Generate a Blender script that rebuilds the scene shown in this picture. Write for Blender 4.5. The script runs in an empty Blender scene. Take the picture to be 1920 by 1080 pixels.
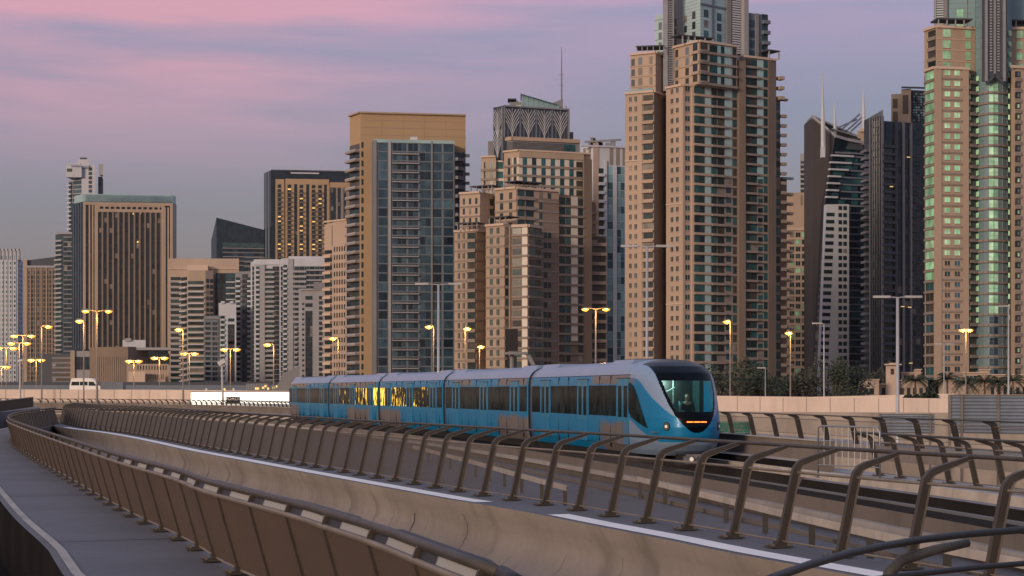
import bpy, bmesh, math, random
from mathutils import Vector, Matrix
random.seed(7)
F = 3200.0; CX = 960.0; HY = 733.0; EYE = 2.5; GND = -8.0
scene = bpy.context.scene
COL = scene.collection
R = math.radians
HAZE = 0.000025

# ------------------------------------------------------------------ camera
cam_d = bpy.data.cameras.new('camera'); cam = bpy.data.objects.new('camera', cam_d); COL.objects.link(cam)
cam.location = (0, 0, EYE); cam.rotation_euler = (R(90), 0, 0)
cam_d.sensor_width = 36.0; cam_d.lens = 36.0*F/1920.0; cam_d.shift_y = (HY-540.0)/1920.0
cam_d.clip_start = 0.1; cam_d.clip_end = 6000.0
scene.camera = cam

# ------------------------------------------------------------------ world: dusk sky
SUN_EL, SUN_AZ = R(11.0), R(-143.0)      # azimuth measured from +Y towards +X: behind the camera, to the left
world = bpy.data.worlds.new('World'); scene.world = world; world.use_nodes = True
nt = world.node_tree; nt.nodes.clear()
def N(t, typ, **kw):
    n = t.nodes.new(typ)
    for k, v in kw.items(): setattr(n, k, v)
    return n
def ramp(t, stops, interp='LINEAR'):
    n = N(t, 'ShaderNodeValToRGB'); cr = n.color_ramp; cr.interpolation = interp
    while len(cr.elements) < len(stops): cr.elements.new(0.5)
    for e, (p, c) in zip(cr.elements, stops): e.position = p; e.color = (*c, 1) if len(c) == 3 else c
    return n
def math_n(t, op, a, b=None, clamp=False):
    n = N(t, 'ShaderNodeMath', operation=op); n.use_clamp = clamp
    for i, v in enumerate((a, b)):
        if v is None: continue
        if isinstance(v, (int, float)): n.inputs[i].default_value = v
        else: t.links.new(v, n.inputs[i])
    return n.outputs[0]
def maprange(t, v, a, b, c=0.0, d=1.0):
    n = N(t, 'ShaderNodeMapRange'); n.interpolation_type = 'SMOOTHSTEP'
    t.links.new(v, n.inputs[0])
    for i, x in zip((1, 2, 3, 4), (a, b, c, d)): n.inputs[i].default_value = x
    return n.outputs[0]
def mixc(t, fac, a, b, mode='MIX'):
    n = N(t, 'ShaderNodeMix', data_type='RGBA', blend_type=mode)
    if isinstance(fac, (int, float)): n.inputs[0].default_value = fac
    else: t.links.new(fac, n.inputs[0])
    for i, v in ((6, a), (7, b)):
        if isinstance(v, tuple): n.inputs[i].default_value = (*v, 1) if len(v) == 3 else v
        else: t.links.new(v, n.inputs[i])
    return n.outputs[2]
tc = N(nt, 'ShaderNodeTexCoord'); sep = N(nt, 'ShaderNodeSeparateXYZ'); nt.links.new(tc.outputs['Generated'], sep.inputs[0])
dx, dy, dz = sep.outputs
grad = ramp(nt, [(0.0, (.05, .045, .05)), (.499, (.06, .055, .06)), (.502, (.142, .122, .130)), (.522, (.168, .148, .160)), (.545, (.198, .190, .232)), (.575, (.215, .228, .330)), (.60, (.225, .250, .40)), (.68, (.30, .35, .50)), (1.0, (.28, .35, .52))])
nt.links.new(math_n(nt, 'MULTIPLY_ADD', dz, .5), grad.inputs[0]); grad.inputs[0].links[0].from_node.inputs[2].default_value = .5
# pink cloud bands, drawn out sideways
mp = N(nt, 'ShaderNodeMapping'); mp.inputs['Scale'].default_value = (2.2, 2.2, 20.0); mp.inputs['Rotation'].default_value = (0, R(4), 0)
nt.links.new(tc.outputs['Generated'], mp.inputs[0])
no = N(nt, 'ShaderNodeTexNoise'); no.inputs['Scale'].default_value = 1.9; no.inputs['Detail'].default_value = 6; no.inputs['Roughness'].default_value = .5
nt.links.new(mp.outputs[0], no.inputs[0])
# how much pink: grows with height and towards the left
hgt = maprange(nt, dz, .155, .23)
lft = maprange(nt, dx, .16, -.2)
base = math_n(nt, 'ADD', math_n(nt, 'MULTIPLY', hgt, .55), math_n(nt, 'MULTIPLY', math_n(nt, 'MULTIPLY', lft, maprange(nt, dz, .105, .18)), .85))
top = maprange(nt, math_n(nt, 'ADD', dz, math_n(nt, 'MULTIPLY', math_n(nt, 'SUBTRACT', no.outputs[0], .5), .05)), .205, .225)
amt = math_n(nt, 'MULTIPLY', base, maprange(nt, no.outputs[0], .18, .72), True)
amt = math_n(nt, 'MAXIMUM', amt, math_n(nt, 'MULTIPLY', top, .7), True)
amt = math_n(nt, 'MULTIPLY', amt, maprange(nt, dz, .34, .24))
pink = mixc(nt, lft, (.55, .31, .47), (.60, .31, .40))
c1 = mixc(nt, amt, grad.outputs[0], pink)
# the after-glow of the sunset, behind the camera and to its left
sd = Vector((math.sin(SUN_AZ)*math.cos(SUN_EL), math.cos(SUN_AZ)*math.cos(SUN_EL), math.sin(SUN_EL)))
dot = N(nt, 'ShaderNodeVectorMath', operation='DOT_PRODUCT'); nt.links.new(tc.outputs['Generated'], dot.inputs[0]); dot.inputs[1].default_value = sd
glow = maprange(nt, dot.outputs['Value'], .35, 1.0)
up = maprange(nt, dz, -.01, .01)
c2 = mixc(nt, math_n(nt, 'MULTIPLY', math_n(nt, 'MULTIPLY', glow, up), .85), c1, (.70, .50, .42))
bg = N(nt, 'ShaderNodeBackground'); nt.links.new(c2, bg.inputs[0]); bg.inputs[1].default_value = 1.0
sky = N(nt, 'ShaderNodeTexSky', sky_type='NISHITA'); sky.sun_disc = False; sky.sun_elevation = R(2); sky.sun_rotation = SUN_AZ
bg2 = N(nt, 'ShaderNodeBackground'); nt.links.new(sky.outputs[0], bg2.inputs[0]); bg2.inputs[1].default_value = 0.03
ad = N(nt, 'ShaderNodeAddShader'); nt.links.new(bg.outputs[0], ad.inputs[0]); nt.links.new(bg2.outputs[0], ad.inputs[1])
wo = N(nt, 'ShaderNodeOutputWorld'); nt.links.new(ad.outputs[0], wo.inputs[0])

# ------------------------------------------------------------------ sun: last warm light
sun_d = bpy.data.lights.new('sun', 'SUN'); sun_d.energy = 2.1; sun_d.angle = R(12); sun_d.color = (1.0, .77, .57)
sun = bpy.data.objects.new('sun', sun_d); COL.objects.link(sun)
sun.rotation_euler = sd.to_track_quat('Z', 'Y').to_euler()
vs = scene.view_settings; vs.view_transform = 'Standard'; vs.look = 'None'; vs.gamma = 1.0; vs.exposure = 0.08
scene.cycles.use_denoising = True
scene.cycles.max_bounces = 6; scene.cycles.transparent_max_bounces = 16; scene.cycles.caustics_reflective = False; scene.cycles.caustics_refractive = False

# ------------------------------------------------------------------ materials
MATS = {}
def mat(name, col=(.5, .5, .5), rough=.7, metal=0.0, var=.12, scale=.6, bump=0.0, bscale=8.0, stretch=(1, 1, 1), spec=.5,
        emis=None, estr=0.0, alpha=1.0, grime=0.0, coat=0.0, objvar=0.0, fine=0.0):
    if name in MATS: return MATS[name]
    m = bpy.data.materials.new(name); m.use_nodes = True; t = m.node_tree; b = t.nodes['Principled BSDF']
    b.inputs['Roughness'].default_value = rough; b.inputs['Metallic'].default_value = metal
    b.inputs['Specular IOR Level'].default_value = spec; b.inputs['Coat Weight'].default_value = coat
    tcn = N(t, 'ShaderNodeTexCoord'); mpn = N(t, 'ShaderNodeMapping'); mpn.inputs['Scale'].default_value = stretch
    t.links.new(tcn.outputs['Object'], mpn.inputs[0])
    n1 = N(t, 'ShaderNodeTexNoise'); n1.inputs['Scale'].default_value = scale; n1.inputs['Detail'].default_value = 5
    t.links.new(mpn.outputs[0], n1.inputs[0])
    lo = tuple(c*(1-var) for c in col); hi = tuple(min(1, c*(1+var)) for c in col)
    c = mixc(t, maprange(t, n1.outputs[0], .3, .7), lo, hi)
    if fine:
        n3 = N(t, 'ShaderNodeTexNoise'); n3.inputs['Scale'].default_value = scale*14; n3.inputs['Detail'].default_value = 4
        t.links.new(mpn.outputs[0], n3.inputs[0])
        c = mixc(t, fine, c, mixc(t, n3.outputs[0], tuple(x*.45 for x in col), tuple(min(1, x*1.5) for x in col)))
    if grime:
        mp2 = N(t, 'ShaderNodeMapping'); mp2.inputs['Scale'].default_value = (1, 1, .12); t.links.new(tcn.outputs['Object'], mp2.inputs[0])
        n2 = N(t, 'ShaderNodeTexNoise'); n2.inputs['Scale'].default_value = scale*3; n2.inputs['Detail'].default_value = 6
        t.links.new(mp2.outputs[0], n2.inputs[0])
        c = mixc(t, math_n(t, 'MULTIPLY', maprange(t, n2.outputs[0], .5, .75), grime), c, tuple(x*.45 for x in col))
    if objvar:
        oi = N(t, 'ShaderNodeObjectInfo')
        c = mixc(t, oi.outputs['Random'], mixc(t, 1.0, c, (1-objvar,)*3, 'MULTIPLY'), mixc(t, 1.0, c, (1+objvar,)*3, 'MULTIPLY'))
    t.links.new(c, b.inputs['Base Color'])
    if bump:
        nb = N(t, 'ShaderNodeTexNoise'); nb.inputs['Scale'].default_value = bscale; nb.inputs['Detail'].default_value = 6
        t.links.new(mpn.outputs[0], nb.inputs[0])
        bp = N(t, 'ShaderNodeBump'); bp.inputs['Strength'].default_value = bump; bp.inputs['Distance'].default_value = .03
        t.links.new(nb.outputs[0], bp.inputs['Height']); t.links.new(bp.outputs[0], b.inputs['Normal'])
    if emis: b.inputs['Emission Color'].default_value = (*emis, 1); b.inputs['Emission Strength'].default_value = estr
    b.inputs['Alpha'].default_value = alpha
    MATS[name] = m; return m
mat('tan', (.36, .275, .21), .85, var=.08, scale=.05, grime=.18)
mat('tanpink', (.40, .305, .245), .85, var=.07, scale=.05, grime=.15)
mat('tanlight', (.50, .39, .315), .85, var=.06, scale=.05)
mat('brown', (.20, .15, .115), .85, var=.1, scale=.05, grime=.2)
mat('band', (.23, .19, .165), .85, var=.08, scale=.1)
mat('gold', (.37, .255, .15), .8, var=.06, scale=.03, grime=.12)
mat('wgrey', (.30, .30, .32), .85, var=.08, scale=.05, grime=.2)
mat('white', (.46, .48, .53), .8, var=.06, scale=.06, grime=.15)
mat('bluegrey', (.13, .155, .195), .7, var=.08, scale=.05)
mat('grey', (.20, .20, .215), .85, var=.1, scale=.05, grime=.15)
mat('dgrey', (.045, .052, .066), .7, var=.12, scale=.05)
mat('dbrown', (.042, .033, .030), .75, var=.1, scale=.05)
mat('steel', (.30, .31, .33), .45, metal=.6, var=.08, scale=.3)
mat('dsteel', (.07, .085, .105), .4, metal=.5, var=.1, scale=.3)
mat('teal_panel', (.29, .42, .45), .25, var=.12, scale=.12, spec=.6)
mat('paleblue', (.38, .52, .56), .3, var=.10, scale=.1)
mat('cream', (.58, .52, .45), .6, var=.05, scale=.1)
def glass(name, col, rough=.16, var=.35, spec=.4, metal=0.0, scale=.35): return mat(name, col, rough, metal, var=var, scale=scale, spec=spec, objvar=.25, stretch=(1, 1, .8))
glass('gd', (.013, .030, .036)); glass('gd2', (.026, .058, .062)); glass('gb', (.020, .050, .080), .16, spec=.5)
glass('gb2', (.040, .085, .12), .16, spec=.5); glass('gg', (.27, .58, .38), .4, spec=.3); glass('gg2', (.36, .64, .44), .4, spec=.3)  # gg, gg2: green reflections put into the pane colour
glass('gt', (.020, .075, .088), .1); glass('gbr', (.05, .045, .04), .2); glass('gcur', (.16, .145, .13), .4); glass('gblue', (.17, .28, .32), .45, var=.15, scale=.06, spec=.3)
glass('navy', (.004, .010, .019), .12, spec=.7)
glass('gnavy', (.007, .020, .036), .1)
mat('litw', (.9, .6, .2), .5, emis=(1.0, .62, .18), estr=.9)
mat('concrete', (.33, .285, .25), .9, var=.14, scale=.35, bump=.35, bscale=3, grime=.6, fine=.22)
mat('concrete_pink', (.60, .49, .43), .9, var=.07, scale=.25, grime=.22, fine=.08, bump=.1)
mat('deck_grey', (.125, .125, .145), .8, var=.16, scale=.35, bump=.2, bscale=5, fine=.25)
mat('trough_dark', (.013, .012, .012), .95, var=.2, spec=.05)  # shade inside the trough put into a near-black base colour
mat('girder', (.15, .125, .108), .9, var=.15, scale=.4, grime=.3, bump=.2, fine=.15)
mat('plinth', (.37, .34, .32), .85, var=.15, scale=.5, grime=.3, fine=.2)
mat('white_paint', (.90, .87, .85), .7, var=.05, scale=1.2, fine=.06)
mat('rail_metal', (.070, .060, .050), .5, metal=.35, var=.2, scale=2.0, fine=.3, bump=.1, bscale=20)
mat('rail_edge', (.22, .18, .14), .45, metal=.4, var=.15, scale=2.0)
mat('rail_dark', (.045, .037, .032), .55, metal=.2, var=.2, scale=2.0)
mat('black_rubber', (.012, .012, .013), .5, var=.2)
mat('asphalt', (.05, .048, .048), .9, var=.2, scale=.2)
mat('sand', (.20, .155, .12), .95, var=.2, scale=.05, fine=.2)
mat('guard', (.62, .54, .46), .5, metal=.3, var=.15, scale=1.5, grime=.3)
mat('pole', (.20, .18, .16), .55, metal=.3, var=.15, scale=.8)
mat('pole_light', (.42, .42, .43), .5, metal=.3, var=.1)
mat('foliage', (.040, .055, .025), .8, var=.35, scale=.8)
mat('foliage2', (.060, .060, .038), .8, var=.35, scale=.8)
mat('palm', (.035, .048, .022), .7, var=.3, scale=1.0)
mat('bark', (.12, .09, .065), .95, var=.2, scale=3)
mat('lamp_lit', (1, .6, .2), .5, emis=(1.0, .36, .02), estr=1.35)
mat('lamp_core', (1, .8, .4), .5, emis=(1.0, .72, .22), estr=3.0)
mat('white_car', (.75, .74, .74), .3, var=.04)
mat('screen_lit', (.9, .9, .85), .5, emis=(1.0, .95, .80), estr=1.35, var=.02)
mat('black', (.008, .008, .01), .35, var=.1)
mat('green_sign', (.015, .20, .13), .4, var=.05)
mat('sign_white', (.27, .27, .26), .5, var=.03)
mat('corrugated', (.17, .20, .25), .5, metal=.3, var=.12, scale=.5, grime=.35)
mat('skin', (.50, .30, .22), .6, var=.05); mat('hair', (.02, .013, .01), .6, var=.2); mat('cloth_dark', (.02, .022, .03), .9, var=.2)
mat('train_silver', (.22, .31, .44), .36, metal=.25, var=.06, scale=.4, coat=.15)
mat('train_black', (.001, .002, .005), .25, var=.1, spec=.12)
mat('train_under', (.012, .011, .011), .8, var=.3, scale=2, fine=.4)
mat('seat_blue', (.05, .16, .2), .6, var=.1); mat('cab_wall', (.30, .50, .46), .5, var=.08); mat('cab_light', (.6, 1, .85), .5, emis=(.45, 1.0, .80), estr=1.3)
mat('red_led', (1, .1, .02), .5, emis=(1.0, .13, .02), estr=5.0)
mat('lamp_glass', (.09, .10, .10), .5, var=.1, spec=.2)
mat('headlamp_white', (.9, .88, .8), .2, emis=(1, .95, .85), estr=.06)
mat('coupler', (.20, .20, .21), .4, metal=.7, var=.2, scale=6)

def transmat(name, col, f0, f1, rough=.6, metal=0.0):
    """perforated sheet / tinted pane: seen through when faced, closing up towards grazing"""
    m = bpy.data.materials.new(name); m.use_nodes = True; t = m.node_tree; b = t.nodes['Principled BSDF']; out = t.nodes['Material Output']
    b.inputs['Base Color'].default_value = (*col, 1); b.inputs['Roughness'].default_value = rough; b.inputs['Metallic'].default_value = metal
    tcn = N(t, 'ShaderNodeTexCoord'); n1 = N(t, 'ShaderNodeTexNoise'); n1.inputs['Scale'].default_value = .5; n1.inputs['Detail'].default_value = 4
    t.links.new(tcn.outputs['Object'], n1.inputs[0])
    t.links.new(mixc(t, n1.outputs[0], tuple(x*.7 for x in col), tuple(x*1.3 for x in col)), b.inputs['Base Color'])
    tr = N(t, 'ShaderNodeBsdfTransparent'); mx = N(t, 'ShaderNodeMixShader'); lw = N(t, 'ShaderNodeLayerWeight'); lw.inputs[0].default_value = .5
    t.links.new(maprange(t, lw.outputs['Facing'], f0[0], f1[0], f0[1], f1[1]), mx.inputs[0])
    t.links.new(tr.outputs[0], mx.inputs[1]); t.links.new(b.outputs[0], mx.inputs[2]); t.links.new(mx.outputs[0], out.inputs[0])
    MATS[name] = m; return m
transmat('mesh_panel', (.060, .049, .040), (.50, .12), (.80, .97))
transmat('mesh_panel_b', (.080, .054, .038), (.40, .80), (.75, 1.0))
transmat('windscreen', (.02, .05, .05), (.0, .12), (.9, .7), rough=.03)
transmat('glass_rail', (.06, .06, .055), (.3, .02), (.97, .35), rough=.3)

# train side colour: blue with large soft-edged taupe swatches along the body
def train_side_colour():
    m = bpy.data.materials.new('train_blue'); m.use_nodes = True; t = m.node_tree; b = t.nodes['Principled BSDF']
    b.inputs['Roughness'].default_value = .38; b.inputs['Metallic'].default_value = .1; b.inputs['Coat Weight'].default_value = .1; b.inputs['Specular IOR Level'].default_value = .35
    at = N(t, 'ShaderNodeAttribute'); at.attribute_name = 'sz'
    sp = N(t, 'ShaderNodeSeparateXYZ'); t.links.new(at.outputs['Vector'], sp.inputs[0])
    n = N(t, 'ShaderNodeTexNoise'); n.inputs['Scale'].default_value = .9; n.inputs['Detail'].default_value = 3
    t.links.new(at.outputs['Vector'], n.inputs[0])
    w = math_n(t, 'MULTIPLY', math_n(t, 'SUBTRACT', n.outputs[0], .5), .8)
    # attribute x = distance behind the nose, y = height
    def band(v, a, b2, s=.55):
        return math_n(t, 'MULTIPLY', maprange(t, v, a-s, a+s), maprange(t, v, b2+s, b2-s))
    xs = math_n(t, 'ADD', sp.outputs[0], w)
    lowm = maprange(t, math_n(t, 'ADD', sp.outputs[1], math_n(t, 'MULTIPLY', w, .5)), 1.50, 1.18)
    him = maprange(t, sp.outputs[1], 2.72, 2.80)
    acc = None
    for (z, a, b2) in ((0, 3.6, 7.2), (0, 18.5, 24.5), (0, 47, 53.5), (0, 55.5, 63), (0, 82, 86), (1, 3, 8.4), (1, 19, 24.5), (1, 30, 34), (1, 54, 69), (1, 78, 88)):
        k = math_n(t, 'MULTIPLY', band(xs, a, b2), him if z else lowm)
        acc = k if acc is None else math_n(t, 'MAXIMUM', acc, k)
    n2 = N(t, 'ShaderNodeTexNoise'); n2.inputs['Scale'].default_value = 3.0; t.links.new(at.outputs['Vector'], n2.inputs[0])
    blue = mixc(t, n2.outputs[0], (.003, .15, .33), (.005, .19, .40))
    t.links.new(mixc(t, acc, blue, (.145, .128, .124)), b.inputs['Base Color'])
    MATS['train_blue'] = m
train_side_colour()
mat('door_blue', (.010, .23, .43), .3, metal=.25, var=.05, coat=.4)
mat('train_glass', (.010, .019, .022), .12, var=.8, scale=2.2, spec=.03, stretch=(1, 1, .5))  # strong tone variation puts faint reflections into the glass colour
def glint_glass():  # gold reflections painted as glowing streaks in the glass
    m = bpy.data.materials.new('train_glass_glint'); m.use_nodes = True; t = m.node_tree; b = t.nodes['Principled BSDF']
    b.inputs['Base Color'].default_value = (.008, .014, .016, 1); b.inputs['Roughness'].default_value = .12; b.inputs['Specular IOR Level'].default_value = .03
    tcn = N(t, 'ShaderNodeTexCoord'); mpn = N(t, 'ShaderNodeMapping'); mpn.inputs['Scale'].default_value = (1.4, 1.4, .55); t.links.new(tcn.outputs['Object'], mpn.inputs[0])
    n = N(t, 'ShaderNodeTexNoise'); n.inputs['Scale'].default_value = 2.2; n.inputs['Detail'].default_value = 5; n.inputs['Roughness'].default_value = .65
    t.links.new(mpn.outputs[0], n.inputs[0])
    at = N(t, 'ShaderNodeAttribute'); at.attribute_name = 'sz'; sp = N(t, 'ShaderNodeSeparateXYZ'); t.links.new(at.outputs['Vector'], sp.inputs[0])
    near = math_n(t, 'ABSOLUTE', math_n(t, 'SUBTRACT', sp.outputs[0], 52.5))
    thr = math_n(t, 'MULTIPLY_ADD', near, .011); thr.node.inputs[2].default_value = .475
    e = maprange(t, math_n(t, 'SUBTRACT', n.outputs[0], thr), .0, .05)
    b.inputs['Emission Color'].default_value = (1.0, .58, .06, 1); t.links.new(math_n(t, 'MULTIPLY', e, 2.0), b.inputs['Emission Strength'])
    MATS['train_glass_glint'] = m
glint_glass()

# ------------------------------------------------------------------ mesh helpers
class MB:
    def __init__(s): s.v = []; s.f = []; s.m = []; s.mats = []; s.smooth = False; s.att = None
    def mi(s, m):
        if m not in s.mats: s.mats.append(m)
        return s.mats.index(m)
    def face(s, pts, m):
        i = len(s.v); s.v += [tuple(p) for p in pts]; s.f.append(tuple(range(i, i+len(pts)))); s.m.append(s.mi(m))
    def hexa(s, p, m, skip=()):        # p: 4 bottom (ccw from below order) + 4 top
        i = len(s.v); s.v += [tuple(q) for q in p]; k = s.mi(m)
        for q, f in enumerate(((0, 3, 2, 1), (4, 5, 6, 7), (0, 1, 5, 4), (1, 2, 6, 5), (2, 3, 7, 6), (3, 0, 4, 7))):
            if q in skip: continue
            s.f.append(tuple(i+x for x in f)); s.m.append(k)
    def box(s, x0, x1, y0, y1, z0, z1, m):
        s.hexa([(x0, y0, z0), (x1, y0, z0), (x1, y1, z0), (x0, y1, z0), (x0, y0, z1), (x1, y0, z1), (x1, y1, z1), (x0, y1, z1)], m)
    def prism(s, pl, z0, z1, m, mtop=None):
        n = len(pl); zs0 = z0 if isinstance(z0, (list, tuple)) else [z0]*n; zs1 = z1 if isinstance(z1, (list, tuple)) else [z1]*n
        i = len(s.v); s.v += [(p[0], p[1], z) for p, z in zip(pl, zs0)] + [(p[0], p[1], z) for p, z in zip(pl, zs1)]
        k = s.mi(m); kt = s.mi(mtop or m)
        for j in range(n): s.f.append((i+j, i+(j+1) % n, i+n+(j+1) % n, i+n+j)); s.m.append(k)
        s.f.append(tuple(i+n+j for j in range(n))); s.m.append(kt); s.f.append(tuple(i+j for j in reversed(range(n)))); s.m.append(k)
    def tube(s, pts, r, m, n=8, cap=True):
        pts = [Vector(p) for p in pts]; rs = r if isinstance(r, (list, tuple)) else [r]*len(pts); k = s.mi(m); rings = []
        up = Vector((0, 0, 1))
        for j, p in enumerate(pts):
            d = (pts[min(j+1, len(pts)-1)] - pts[max(j-1, 0)]).normalized()
            a = d.cross(up)
            if a.length < .05: a = d.cross(Vector((1, 0, 0)))
            a.normalize(); b = a.cross(d).normalized(); i = len(s.v)
            for q in range(n):
                th = 2*math.pi*q/n; s.v.append(tuple(p + rs[j]*(a*math.cos(th)+b*math.sin(th))))
            rings.append(i)
        for a, b in zip(rings, rings[1:]):
            for q in range(n): s.f.append((a+q, a+(q+1) % n, b+(q+1) % n, b+q)); s.m.append(k)
        if cap:
            s.f.append(tuple(rings[0]+q for q in reversed(range(n)))); s.m.append(k)
            s.f.append(tuple(rings[-1]+q for q in range(n))); s.m.append(k)
    def bar(s, a, b, w, h, m):         # straight bar of w x h between two points
        a = Vector(a); b = Vector(b); d = (b-a).normalized(); x = d.cross(Vector((0, 0, 1)))
        if x.length < .05: x = Vector((1, 0, 0))
        x.normalize(); y = x.cross(d).normalized(); x = x*w/2; y = y*h/2
        s.hexa([a-x-y, a+x-y, b+x-y, b-x-y, a-x+y, a+x+y, b+x+y, b-x+y], m)
ORG = {}                           # world origin of every object made here
def make(name, mb, parent=None, origin=None, smooth=False, label=None):
    if parent is not None: origin = ORG.get(parent.name, parent.location)
    elif origin is None: origin = Vector((0, 0, 0))
    o3 = Vector(origin)
    me = bpy.data.meshes.new(name); me.from_pydata([tuple(Vector(v)-o3) for v in mb.v], [], mb.f)
    for m in mb.mats: me.materials.append(MATS[m])
    me.polygons.foreach_set('material_index', mb.m)
    if mb.att:
        a = me.attributes.new('sz', 'FLOAT_VECTOR', 'POINT'); a.data.foreach_set('vector', [x for p in mb.att for x in p])
    if smooth: me.polygons.foreach_set('use_smooth', [True]*len(me.polygons))
    me.update(); o = bpy.data.objects.new(name, me); COL.objects.link(o)
    if parent is not None: o.parent = parent
    else: o.location = o3
    ORG[o.name] = tuple(o3)
    if label: o['label'] = label
    return o
def tag(o, label, cat, group=None):
    o['label'] = label; o['category'] = cat
    if group: o['group'] = group
    return o
def empty(name, loc, label, cat, group=None, rz=0):
    o = bpy.data.objects.new(name, None); COL.objects.link(o); o.location = Vector(loc); o.rotation_euler = (0, 0, rz); o.empty_display_size = .5
    return tag(o, label, cat, group)
def struct(name, mb, smooth=False):
    o = make(name, mb, smooth=smooth); o['kind'] = 'structure'; return o
def copy_tree(o, parent=None):
    c = o.copy(); COL.objects.link(c); c.parent = parent
    for ch in o.children: copy_tree(ch, c)
    return c
def W(px, D): return Vector(((px-CX)*D/F, D))
def Z(py, D): return EYE + (HY-py)*D/F
def P3(px, py, D): w = W(px, D); return Vector((w.x, w.y, Z(py, D)))
def cr(pts, n=14):
    out = []; P = [Vector(p) for p in pts]; P = [2*P[0]-P[1]] + P + [2*P[-1]-P[-2]]
    for i in range(1, len(P)-2):
        a, b, c, d = P[i-1:i+3]
        for k in range(n):
            t = k/n; out.append(.5*((2*b)+(c-a)*t+(2*a-5*b+4*c-d)*t*t+(-a+3*b-3*c+d)*t**3))
    out.append(P[-2]); return out
class Path:                       # plan curve, parametrised by arc length
    def __init__(s, pts):
        s.p = [Vector(q) for q in pts]; s.s = [0]
        for a, b in zip(s.p, s.p[1:]): s.s.append(s.s[-1]+(b-a).length)
        s.L = s.s[-1]
    def at(s, u):
        u = min(max(u, -50), s.L+50); j = 0
        import bisect
        j = min(max(bisect.bisect_right(s.s, u)-1, 0), len(s.p)-2)
        t = (u-s.s[j])/(s.s[j+1]-s.s[j]); q = s.p[j].lerp(s.p[j+1], t)
        d = (s.p[min(j+2, len(s.p)-1)]-s.p[max(j-1, 0)]).normalized()
        return q, d
    def off(s, u, o):             # o > 0 lies to the right of the direction of travel
        q, d = s.at(u); return Vector((q.x+d.y*o, q.y-d.x*o))
    def u_at_y(s, y):
        for a, b, u in zip(s.p, s.p[1:], s.s):
            if (a.y-y)*(b.y-y) <= 0: return u+(y-a.y)/(b.y-a.y)*(b-a).length
        return 0
def sweep(mb, path, u0, u1, prof, m, step=1.5, closed=False, zf=None, ms=None):
    n = max(2, int((u1-u0)/step)+1); k = mb.mi(m) if m else 0; rows = []; P = len(prof)
    mk = [mb.mi(x) for x in ms] if ms else None
    for i in range(n):
        u = u0+(u1-u0)*i/(n-1); dz = zf(u) if zf else 0; r = []
        for (o, z) in prof:
            q = path.off(u, o); r.append(len(mb.v)); mb.v.append((q.x, q.y, z+dz))
        rows.append(r)
    for a, b in zip(rows, rows[1:]):
        for j in range(P if closed else P-1):
            mb.f.append((a[j], a[(j+1) % P], b[(j+1) % P], b[j])); mb.m.append(mk[j] if mk else k)
    if closed:
        mb.f.append(tuple(rows[0])); mb.m.append(k if not mk else mk[-1]); mb.f.append(tuple(reversed(rows[-1]))); mb.m.append(k if not mk else mk[-1])
# ------------------------------------------------------------------ ground
g = MB(); g.box(-3000, 3000, -60, 5000, GND-1, GND, 'sand'); struct('ground', g)

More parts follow.
